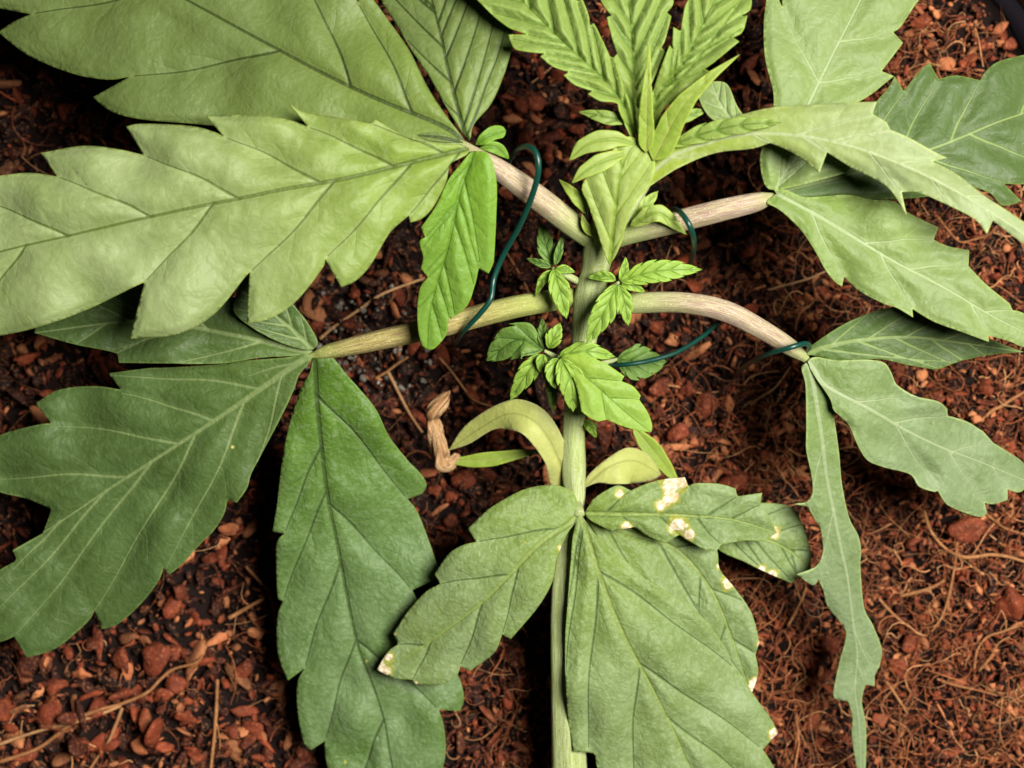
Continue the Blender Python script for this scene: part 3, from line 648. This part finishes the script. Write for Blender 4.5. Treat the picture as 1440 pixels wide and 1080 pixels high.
# --- side shoots in the leaf axils
def shoot(label, c, zc, stemfrom, specs):
    o = tube('side_shoot', [(stemfrom[0], stemfrom[1], stemfrom[2], 5), ((stemfrom[0]+c[0])/2, (stemfrom[1]+c[1])/2, (stemfrom[2]+zc)/2, 5), (c[0], c[1], zc-.12, 2.2)], M['stem'], plant, sides=12, step=2.5)
    o['label'] = label
    for sp in specs:
        pts, wd, te, mt = sp[:4]; kw = sp[4] if len(sp) > 4 else {}
        a, b = auto_sides(pts, wd, te)
        leaflet(o, M[mt], pts, a, b, **{**dict(step=2.4, auto=0 if te else 3, quilt=.05, groove=.035, wave=.03, k=1.8, fold=(.12, .12)), **kw})
    return o
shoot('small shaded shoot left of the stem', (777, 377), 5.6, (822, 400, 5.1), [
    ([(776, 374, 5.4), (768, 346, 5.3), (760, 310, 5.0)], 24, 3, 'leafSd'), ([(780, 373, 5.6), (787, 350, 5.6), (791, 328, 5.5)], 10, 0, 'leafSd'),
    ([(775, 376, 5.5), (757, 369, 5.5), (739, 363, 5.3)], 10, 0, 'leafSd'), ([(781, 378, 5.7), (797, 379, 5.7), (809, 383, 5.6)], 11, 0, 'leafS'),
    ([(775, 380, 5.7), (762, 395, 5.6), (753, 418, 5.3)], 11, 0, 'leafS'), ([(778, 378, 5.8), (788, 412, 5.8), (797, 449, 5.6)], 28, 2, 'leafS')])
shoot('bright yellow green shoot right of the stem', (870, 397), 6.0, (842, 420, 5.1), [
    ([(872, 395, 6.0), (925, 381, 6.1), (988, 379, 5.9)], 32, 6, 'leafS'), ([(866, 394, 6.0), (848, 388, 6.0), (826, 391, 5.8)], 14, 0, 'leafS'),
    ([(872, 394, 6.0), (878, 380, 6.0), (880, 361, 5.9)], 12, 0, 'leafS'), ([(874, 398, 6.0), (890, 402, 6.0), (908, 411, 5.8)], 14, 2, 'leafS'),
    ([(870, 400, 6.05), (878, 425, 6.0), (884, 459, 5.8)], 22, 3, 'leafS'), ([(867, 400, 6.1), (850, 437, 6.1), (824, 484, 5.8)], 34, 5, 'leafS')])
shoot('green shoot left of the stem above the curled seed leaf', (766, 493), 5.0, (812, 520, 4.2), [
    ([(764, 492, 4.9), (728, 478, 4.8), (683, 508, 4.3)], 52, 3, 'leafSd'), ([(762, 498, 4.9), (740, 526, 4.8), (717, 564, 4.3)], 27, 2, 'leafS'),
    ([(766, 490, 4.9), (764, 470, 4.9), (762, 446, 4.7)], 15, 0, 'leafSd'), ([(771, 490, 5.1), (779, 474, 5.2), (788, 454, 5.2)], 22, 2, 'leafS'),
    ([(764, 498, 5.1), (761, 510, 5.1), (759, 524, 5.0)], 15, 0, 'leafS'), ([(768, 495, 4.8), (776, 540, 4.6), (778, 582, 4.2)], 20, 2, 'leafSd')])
s4 = shoot('fresh green three lobed shoot leaf in front of the stem', (786, 500), 5.3, (814, 545, 4.2), [
    ([(786, 500, 5.3), (826, 494, 5.4), (866, 502, 5.2)], 26, 2, 'leafS'), ([(784, 503, 5.3), (778, 524, 5.3), (784, 549, 5.1)], 24, 2, 'leafS'), ([(788, 504, 5.4), (803, 538, 5.4), (806, 580, 5.1)], 38, 2, 'leafS')])
leaflet(s4, M['leafS'], [(788, 502, 5.35), (806, 516, 5.45), (838, 542, 5.45), (880, 580, 5.3), (916, 608, 5.1)],
        '806,533 814,560 817,578* 830,588 842,593^ 853,590* 877,600 900,606', '800,498 830,503 853,512 878,529^ 874,536* 890,543 901,556^ 899,562* 911,580 917,597', auto=0, quilt=.07, groove=.04, k=1.3, step=2.6, fold=(-.05, -.05))
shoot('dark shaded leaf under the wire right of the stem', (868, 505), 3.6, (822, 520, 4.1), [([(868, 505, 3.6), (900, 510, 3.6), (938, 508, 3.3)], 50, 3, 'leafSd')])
shoot('tiny bud right of the stem below the three lobed leaf', (822, 594), 4.0, (810, 598, 3.8), [([(820, 594, 4.0), (830, 600, 4.1), (839, 616, 3.9)], 13, 1, 'leafS'), ([(820, 592, 4.0), (832, 596, 4.0), (842, 600, 3.9)], 8, 0, 'leafS')])

# --- seed leaves at the lowest node
ct = leaflet(plant, M['cot'], [(795, 690, 3.0), (786, 648, 3.6), (756, 597, 3.9), (716, 582, 3.7), (672, 604, 3.1), (630, 634, 2.5)],
        '775,684 766,650 738,613 714,604 692,605 660,624', '807,682 798,632 771,582 734,562 699,569 655,598', auto=0, quilt=.02, wave=.04, groove=.02, name='cotyledon', fold=(-.1, .1), step=3)
ct['label'] = 'pale yellowing seed leaf arching over to the left'
wt = tube('withered_leaf_tip', [(644, 640, 2.3, 5), (632, 652, 2.2, 8), (622, 645, 2.3, 12), (617, 624, 2.5, 12), (612, 604, 2.6, 9), (607, 588, 2.7, 6), (611, 576, 2.9, 9), (621, 564, 2.9, 8), (632, 551, 2.6, 2)],
        M['withered'], plant, sides=36, ridge=.22, nr=3, step=1.4, jit=1.1, seed=4, jf=2.4)
wt['label'] = 'dried brown shrivelled leaf tip'
mid = [(630, 649, 2.3), (690, 646, 2.5), (762, 632, 2.6)]; a, b = auto_sides(mid, 20, 0)
leaflet(plant, M['strip'], mid, a, b, step=2.4, quilt=.02, groove=.02, name='yellowing_leaf')
ct2 = leaflet(plant, M['cot'], [(818, 688, 3.0), (855, 657, 3.2), (892, 648, 3.0), (930, 668, 2.5)], '826,670 847,650 880,630 907,636 924,655', '840,679 867,681 912,677', quilt=.02, wave=.06, groove=.02, name='cotyledon', step=3, fold=(.1, -.35))
ct2['label'] = 'yellowing seed leaf curling to the right'
mid = [(890, 600, 2.8), (925, 642, 2.6), (958, 684, 2.3)]; a, b = auto_sides(mid, 24, 0)
leaflet(plant, M['strip'], mid, a, b, step=2.4, quilt=.02, groove=.02, name='yellowing_leaf')

# ------------------------------------------------------------------ training wires
def wire(label, path):
    path = [(a, b, c+.0, d*.74) for a, b, c, d in path]
    o = tube('training_wire', path, M['wire'], None, sides=12, ridge=0, step=2.5)
    props(o, label, 'wire', 'green training wires')
wire('green coated wire hooked over the upper left stalk running down past the small leaf', [(716, 244, 5.4, 5.2), (716, 226, 6.1, 5.4), (727, 211, 6.9, 5.6), (742, 206, 7.35, 5.8), (754, 216, 7.55, 6), (757, 240, 7.5, 6), (748, 276, 7.1, 6), (730, 318, 6.5, 5.8), (709, 356, 6.0, 5.6), (695, 390, 5.8, 5.5),
     (690, 420, 5.85, 5.3), (676, 440, 5.75, 5.2), (661, 456, 5.55, 5), (650, 468, 5.2, 4.8), (644, 477, 4.5, 4.6), (641, 482, 3.0, 4.4), (640, 485, -0.3, 3.8)])
wire('short green wire hooked over the upper right stalk', [(930, 322, 1.0, 4), (938, 305, 4.5, 5), (946, 294, 6.3, 5.2), (958, 300, 7.1, 5.4), (970, 318, 7.3, 5.6), (976, 340, 6.8, 5.4), (973, 362, 5.2, 5), (968, 376, 2.6, 4.6), (966, 380, -0.3, 4)])
wire('thin green wire curving under the arching right stalk', [(1026, 428, 4.5, 4), (1012, 450, 4.55, 4.4), (988, 473, 4.4, 4.6), (950, 496, 4.25, 4.6), (910, 508, 4.2, 4.6), (876, 513, 4.1, 4.4), (850, 514, 3.4, 4.2), (842, 516, 1.5, 4), (840, 518, -0.3, 3.6)])
wire('green wire tied round the stalk end beside the right fan leaf', [(1128, 500, 4.4, 4.4), (1138, 488, 5.1, 4.8), (1132, 483, 5.45, 5), (1110, 489, 5.6, 5.2), (1082, 497, 5.2, 5), (1060, 507, 4.4, 4.8), (1044, 518, 3.0, 4.6), (1036, 526, 1.4, 4.2), (1033, 530, -0.3, 3.8)])

# ------------------------------------------------------------------ coir chips, fibres, roots
import bmesh
def ico(sub):
    bm = bmesh.new(); bmesh.ops.create_icosphere(bm, subdivisions=sub, radius=1)
    V = np.array([v.co[:] for v in bm.verts]); F = np.array([[v.index for v in f.verts] for f in bm.faces]); bm.free(); return V, F
ICO1, ICO2 = ico(2), ico(3)
def lump(seed, base):
    V, F = base; r = np.random.default_rng(seed); V = V.copy()
    for _ in range(7):                                   # chop flats so the chip looks broken
        n = r.normal(size=3); n /= np.linalg.norm(n); d = r.uniform(.45, .85); q = V@n; V = V-np.outer(np.clip(q-d, 0, None)*0.85, n)
    for _ in range(3):
        k = r.normal(size=3)*2.2; V = V*(1+0.15*np.sin(V@k+r.uniform(0, 6)))[:, None]
    return V
LUMPS = [lump(i, ICO1) for i in range(24)]
BIG = [lump(100+i, ICO2) for i in range(12)]
def rotm(r, n):
    q = r.normal(size=(n, 4)); q /= np.linalg.norm(q, axis=1)[:, None]; w_, x, y, z = q.T
    return np.stack([np.stack([1-2*(y*y+z*z), 2*(x*y-z*w_), 2*(x*z+y*w_)], 1), np.stack([2*(x*y+z*w_), 1-2*(x*x+z*z), 2*(y*z-x*w_)], 1), np.stack([2*(x*z-y*w_), 2*(y*z+x*w_), 1-2*(x*x+y*y)], 1)], 1)
def pale_lit(x, y):                                   # paler coir lower right; lit patches and shade elsewhere painted into the tones
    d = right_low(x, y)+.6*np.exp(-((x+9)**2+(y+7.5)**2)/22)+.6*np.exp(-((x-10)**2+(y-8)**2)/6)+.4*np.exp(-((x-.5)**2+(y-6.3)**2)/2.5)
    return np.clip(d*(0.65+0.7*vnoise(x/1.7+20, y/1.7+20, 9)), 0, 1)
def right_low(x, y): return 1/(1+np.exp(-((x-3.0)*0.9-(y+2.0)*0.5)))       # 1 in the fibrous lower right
def scatter(name, n, xr, yr, size_fn, lib, base, mat, label, cat, zoff=0.0, dens=None, rounded=False):
    r = np.random.default_rng(hash(name) % 1000 if False else len(name)*31+n)
    x = r.uniform(*xr, n); y = r.uniform(*yr, n)
    keep = np.hypot(x-POT[0], y-POT[1]) < POT_R-0.25
    if dens is not None: keep &= r.random(n) < dens(x, y)
    x, y = x[keep], y[keep]; n = len(x); sz = size_fn(x, y, r)
    R = rotm(r, n); asp = np.stack([r.uniform(.8, 2.3, n), r.uniform(.5, 1.1, n), r.uniform(.25, .65, n)], 1)
    if rounded: asp = asp*0+r.uniform(.75, 1.15, asp.shape)
    z = terrain(x, y)+sz*r.uniform(-.3, .7, n)+zoff
    Fb = base[1]; nv = len(lib[0]); idx = r.integers(0, len(lib), n)
    L = np.stack(lib)[idx]*asp[:, None, :]*sz[:, None, None]
    W = np.einsum('nij,nkj->nki', R, L)+np.stack([x, y, z], 1)[:, None, :]
    F = (Fb[None]+(np.arange(n)*nv)[:, None, None]).reshape(-1, 3)
    e = 3.6-2.3*pale_lit(x, y); rn = np.repeat(r.random(n)**e, nv); rn2 = np.repeat(r.random(n)**(e*1.05), nv)
    o = mesh_obj(name, W.reshape(-1, 3), F, mat, origin=(0, 0, 0), attrs=dict(rnd=rn, rnd2=rn2))
    props(o, label, cat, kind='stuff'); return o
px2 = lambda x, y: ((x-720)*SK, (540-y)*SK)
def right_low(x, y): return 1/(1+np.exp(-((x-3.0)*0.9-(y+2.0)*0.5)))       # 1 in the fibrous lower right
inview = lambda x, y: (np.abs(x) < 13.5) & (np.abs(y) < 10.5)
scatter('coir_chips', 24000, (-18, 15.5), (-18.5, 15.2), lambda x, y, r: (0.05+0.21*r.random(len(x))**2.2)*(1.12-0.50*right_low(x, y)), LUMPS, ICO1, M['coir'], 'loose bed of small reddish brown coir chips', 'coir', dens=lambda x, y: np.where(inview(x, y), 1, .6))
ICO0 = ico(1); CRUMB = [lump(200+i, ICO0) for i in range(16)]
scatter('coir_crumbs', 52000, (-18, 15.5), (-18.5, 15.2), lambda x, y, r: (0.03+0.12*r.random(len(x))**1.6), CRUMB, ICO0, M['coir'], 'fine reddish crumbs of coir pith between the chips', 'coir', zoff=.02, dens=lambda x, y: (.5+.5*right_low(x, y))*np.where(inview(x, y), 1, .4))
def strands(name, n, mat, label, rad, length, dens=None, zo=0.12, seed=3, curv=1.0):
    r = np.random.default_rng(seed); x = r.uniform(-13.5, 13.5, n); y = r.uniform(-10.5, 10.5, n)
    keep = np.hypot(x-POT[0], y-POT[1]) < POT_R-0.8
    if dens is not None: keep &= r.random(n) < dens(x, y)
    x, y = x[keep], y[keep]; n = len(x); S = 9
    L = length[0]+(length[1]-length[0])*r.random(n)**1.6; a = r.uniform(0, 2*math.pi, n); bend = r.normal(0, 1.1*curv, n); b2 = r.normal(0, 1.0*curv, n)
    t = np.linspace(0, 1, S); ang = a[:, None]+bend[:, None]*t+b2[:, None]*np.sin(t*5+r.uniform(0, 6, n)[:, None])*0.5
    dx = np.cos(ang)*L[:, None]/(S-1); dy = np.sin(ang)*L[:, None]/(S-1)
    X = x[:, None]+np.cumsum(dx, 1); Y = y[:, None]+np.cumsum(dy, 1)
    arch = r.uniform(-.05, .35, n)[:, None]*np.sin(t*math.pi)*np.minimum(L, 1.2)[:, None]
    Z = terrain(X, Y)*0.6+zo+arch+r.uniform(-.05, .18, n)[:, None]
    P = np.stack([X, Y, Z], 2); T = np.gradient(P, axis=1); T /= np.linalg.norm(T, axis=2)[..., None]+1e-9
    N = np.cross(T, np.array([0, 0, 1.0])); N /= np.linalg.norm(N, axis=2)[..., None]+1e-9; B = np.cross(T, N)
    R = (rad[0]+(rad[1]-rad[0])*r.random(n)**2)[:, None]*(1-0.6*t)
    th = np.arange(4)*math.pi/2
    V = P[:, :, None, :]+R[:, :, None, None]*(np.cos(th)[None, None, :, None]*N[:, :, None, :]+np.sin(th)[None, None, :, None]*B[:, :, None, :])
    i, j = np.meshgrid(np.arange(S-1), np.arange(4), indexing='ij'); i = i.ravel(); j = j.ravel()
    f = np.stack([i*4+j, i*4+(j+1) % 4, (i+1)*4+(j+1) % 4, (i+1)*4+j], 1)
    F = (f[None]+(np.arange(n)*S*4)[:, None, None]).reshape(-1, 4)
    o = mesh_obj(name, V.reshape(-1, 3), F, mat, origin=(0, 0, 0), attrs=dict(rnd=np.repeat(r.random(n)**(2.4-1.6*pale_lit(x, y)), S*4), rnd2=np.repeat(r.random(n)**(2.4-1.5*pale_lit(x, y)), S*4)))
    props(o, label, 'fibre', kind='stuff')
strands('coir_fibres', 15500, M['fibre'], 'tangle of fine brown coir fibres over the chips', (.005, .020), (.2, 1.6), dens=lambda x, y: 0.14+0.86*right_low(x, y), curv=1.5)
cx, cy = px2(505, 480)
scatter('perlite_grains', 620, (cx-1.9, cx+1.9), (cy-2.0, cy+2.0), lambda x, y, r: 0.025+0.075*r.random(len(x))**2, LUMPS, ICO1, M['perlite'], 'small grey perlite grains under the left tan stalk', 'perlite',
        zoff=.22, dens=lambda x, y: np.exp(-((x-cx)**2+(y-cy)**2)/1.5), rounded=True)

def root(label, pts, r0, r1=None, z=.34, name='root'):
    r1 = r1 or r0*.55; n = len(pts)
    path = []
    for i, p in enumerate(pts):
        gx, gy = px2(p[0], p[1]); zz = (p[2] if len(p) > 2 else z)+float(terrain(np.array([gx]), np.array([gy]))[0])*.55
        path.append((p[0], p[1], zz, r0+(r1-r0)*i/max(1, n-1)))
    path = [(a, b, c, d*.72) for a, b, c, d in path]
    o = tube(name, path, M['root'], None, sides=8, ridge=0.06, nr=3, step=3, jit=.5, seed=int(pts[0][0]) % 50)
    props(o, label, 'root', 'pale roots on the coir')
ROOTS = [
    ('long pale root slanting up right under the left tan stalk', [(450, 476), (472, 458), (503, 437), (530, 418), (553, 407), (597, 391)], 3.4, 2.4),
    ('short pale root below the grey grains beside the shrivelled leaf tip', [(545, 522), (552, 535), (563, 557), (578, 585), (594, 608)], 3.2, 2.0),
    ('pale root crossing the grey grains', [(528, 532), (545, 522), (558, 512), (574, 502)], 3, 2),
    ('thin root slanting down right below the small drooping leaf', [(610, 492), (622, 508), (633, 520), (650, 543), (667, 563), (694, 572)], 2.6, 1.4),
    ('longest root rising from the lower left corner to its fork', [(-10, 1074), (30, 1062), (56, 1051), (85, 1030), (111, 1010), (140, 998), (167, 991), (206, 974), (225, 956), (244, 941), (278, 930), (292, 904)], 4, 2.6),
    ('upper branch of the forked root at the lower left', [(-10, 1050), (30, 1036), (69, 1024), (111, 1014), (155, 999), (170, 992)], 3.4, 2.6),
    ('lower branch of the forked root at the lower left', [(172, 996), (162, 1022), (150, 1048), (138, 1064), (126, 1082)], 3.6, 2.6),
    ('upright reddish strand between chips left of the grey green leaflet', [(306, 956), (305, 985), (303, 1016), (300, 1050), (296, 1085)], 3.4, 3),
    ('long pale root looping across the bright coir at the right edge', [(1300, 718), (1305, 737), (1313, 753), (1330, 772), (1353, 783), (1372, 783), (1393, 780), (1418, 783), (1450, 793)], 3.6, 3),
    ('pale root hanging down through the bright coir at the right', [(1350, 738), (1346, 765), (1343, 793), (1337, 826), (1330, 853), (1322, 872), (1310, 888)], 3, 2),
    ('short thick pale root lying level right of the long strip leaflet', [(1266, 838), (1284, 834), (1300, 830), (1315, 824), (1328, 816)], 3.8, 3),
    ('short pale root slanting beside the long strip leaflet', [(1236, 842), (1247, 854), (1260, 867), (1276, 880)], 3, 1.8),
    ('upright pale root near the bottom edge left of the strip tip', [(1119, 1005), (1122, 1030), (1121, 1055), (1117, 1085)], 3.4, 2.6),
    ('pale forked root by the tooth of the light green upper right leaflet', [(1318, 304), (1332, 322), (1350, 340), (1372, 336), (1390, 330), (1402, 318)], 2.6, 1.8),
    ('thin root crossing the dark gap below the upper right stalk', [(1080, 408), (1100, 402), (1120, 397), (1142, 390), (1166, 379)], 2.4, 1.6),
    ('thin root below the wire tied at the right stalk end', [(1055, 569), (1070, 558), (1087, 547), (1100, 532), (1112, 515)], 2.8, 1.6),
    ('stubby pale stick between the two large lower left leaflets', [(322, 869), (338, 860), (354, 851), (371, 842)], 4.8, 3.2),
    ('thin root bending beside the grey green leaflet edge', [(346, 797), (360, 812), (377, 833), (384, 856), (388, 882)], 2.6, 1.6),
    ('fine root behind the wire left of the stem', [(712, 355), (724, 374), (735, 392), (744, 412)], 2.2, 1.4),
    ('twisted root at the right edge above the notched leaflet tip', [(1380, 592), (1394, 578), (1408, 571), (1422, 562), (1446, 548)], 3.6, 2.6),
    ('pale root under the notched leaflet tip at the right', [(1386, 722), (1400, 733), (1416, 744), (1444, 752)], 2.8, 2),
    ('reddish root slanting down right of the strip leaflet end', [(1246, 958), (1258, 975), (1268, 990), (1276, 1004)], 3, 2),
    ('thin root in the shade right of the lower leaf', [(1108, 880), (1118, 862), (1128, 842), (1134, 826)], 2.2, 1.6),
    ('wiry root at the right edge lower corner', [(1318, 955), (1345, 964), (1372, 970), (1402, 978)], 2.6, 1.8),
    ('curling root in the tangle at the right edge', [(1370, 940), (1374, 915), (1388, 896), (1410, 888), (1444, 876)], 2.8, 2),
    ('second curling root in the tangle at the right edge', [(1376, 944), (1392, 925), (1404, 905), (1420, 895)], 2.2, 1.6),
]
for lb, pts, a, b in ROOTS: root(lb, pts, a, b)

CHIPS = [  # x, y, half length px, half width px, turn deg, tone 0 dark red .. 1 pale, label
    (1330, 91, 13, 11, 20, .85, 'pale orange coir chip above the dark leaf at the upper right'),
    (1318, 20, 8, 7, 0, .95, 'small pale chip near the top edge right of the light leaflet'),
    (1308, 62, 9, 7, 30, .7, 'pinkish chip below the small pale chip at the upper right'),
    (1407, 40, 13, 8, 40, .8, 'pale slanted chip beside the pot wall'), (1420, 64, 11, 9, 50, .5, 'reddish chip at the right edge below the pot wall'),
    (1295, 30, 15, 9, 20, .55, 'orange chip touching the upper right light leaflet'),
    (114, 947, 16, 9, 0, .85, 'flat oval pale chip below the large lower left leaflet'), (180, 944, 8, 13, 0, .85, 'small upright pale chip below the lower left leaflet'),
    (217, 927, 21, 26, -20, .45, 'big red chip below the lower left leaflet'), (169, 925, 13, 15, 10, .35, 'dull red chip left of the small upright pale chip'),
    (138, 905, 9, 27, 5, .3, 'tall dark red chip under the lower left leaflet tooth'), (67, 1000, 24, 20, 30, .55, 'big round orange chip at the lower left'),
    (247, 963, 16, 13, 0, .6, 'orange chip under the long forked root'), (200, 1047, 16, 15, 30, .8, 'pale angular chip near the bottom left'),
    (108, 1055, 12, 9, -30, .9, 'yellowish chip beside the lower forked root'), (344, 1001, 20, 9, -5, .6, 'long orange chip right of the upright strand'),
    (355, 1024, 17, 11, 0, .5, 'orange brown chip below the long orange chip'), (325, 1029, 11, 11, 0, .4, 'small dark chip right of the upright strand'),
    (262, 1008, 17, 12, -20, .55, 'orange chip left of the upright strand'), (322, 744, 16, 9, 5, .85, 'pale oval chip between the two large lower left leaflets'),
    (340, 945, 22, 11, 40, .4, 'slanting red brown chip beside the grey green leaflet'), (205, 1015, 10, 20, 10, .7, 'upright pale shard below the forked root'),
    (1237, 1012, 13, 11, 10, .7, 'round orange chip right of the strip leaflet tip'), (1140, 1012, 16, 14, 40, .65, 'orange chip left of the strip leaflet tip'),
    (1168, 908, 15, 12, 0, .45, 'brown chip left of the strip leaflet waist'), (1296, 528, 10, 9, 0, 1.0, 'whitish chip under the right middle leaflet'),
    (1386, 545, 11, 12, 0, .6, 'orange chip at the right beside the twisted root'), (1373, 590, 8, 7, 0, .9, 'small pale chip at the end of the twisted root'),
    (953, 610, 17, 12, 50, .5, 'orange red chip below the thin curving wire'), (990, 566, 11, 19, -10, .4, 'red slanted chip right of the shoot leaf tip'),
    (967, 547, 13, 11, 0, .45, 'brown red chip below the thin curving wire end'), (928, 545, 17, 12, 30, .2, 'dark red chip behind the shoot leaf tip'),
    (580, 488, 9, 12, -30, .5, 'orange chip below the tan stalk beside the drooping leaflet'), (651, 674, 18, 14, 0, .4, 'red lumpy chip below the yellowing leaf strip'),
    (611, 690, 11, 9, 20, .55, 'orange chip beside the big leaflet shoulder'), (498, 413, 9, 8, 0, .5, 'orange chip above the tan stalk under the pale leaflet'),
    (752, 146, 15, 12, 20, .5, 'reddish chip in the gap above the hooked wire'), (733, 148, 10, 13, 30, .45, 'red chip left in the gap above the hooked wire'),
    (770, 217, 8, 14, 5, .5, 'upright red chip just right of the hooked wire'), (769, 245, 7, 9, 0, .6, 'orange chip under the hook right of the wire'),
    (812, 183, 15, 8, 5, .45, 'flat orange red chip left of the growing tip'), (760, 102, 6, 10, 0, .5, 'small orange chip high in the gap below the young leaf'),
    (1424, 848, 30, 27, 20, .55, 'biggest brown chip at the right edge'), (1358, 745, 26, 18, 10, .6, 'broad pinkish brown chip under the notched leaflet'),
    (1030, 680, 24, 13, 15, .5, 'orange bark chip behind the scorched leaflet'), (1280, 905, 15, 12, 30, .6, 'brown chip right of the strip leaflet end'),
    (1262, 940, 13, 18, 20, .55, 'upright brown chip below the strip leaflet tooth'), (745, 205, 9, 11, 0, .45, 'small red chip inside the wire hook'),
]
r_ = np.random.default_rng(55)
for i, (x, y, a, b, ang, tone, lb) in enumerate(CHIPS):
    Vb = BIG[i % len(BIG)]; F = ICO2[1]
    gx, gy = px2(x, y); zt = float(terrain(np.array([gx]), np.array([gy]))[0])
    zc = zt+0.26; k = (H-zc)*PXK
    ext = Vb.max(0)-Vb.min(0); V = (Vb-(Vb.max(0)+Vb.min(0))/2)/ext*2
    V = V*np.array([a*k, b*k, min(a, b)*k*.75])
    t = math.radians(ang); V = V@np.array([[math.cos(t), math.sin(t), 0], [-math.sin(t), math.cos(t), 0], [0, 0, 1]])
    tl = r_.normal(0, .25); V[:, 2] += V[:, 0]*tl
    c = P3(x, y, zc)
    o = mesh_obj('coir_chip', V+c, F, M['coir'], origin=c, attrs=dict(rnd=np.full(len(V), .35+.65*tone), rnd2=np.full(len(V), tone)))
    props(o, lb, 'coir chip', 'larger coir chips')
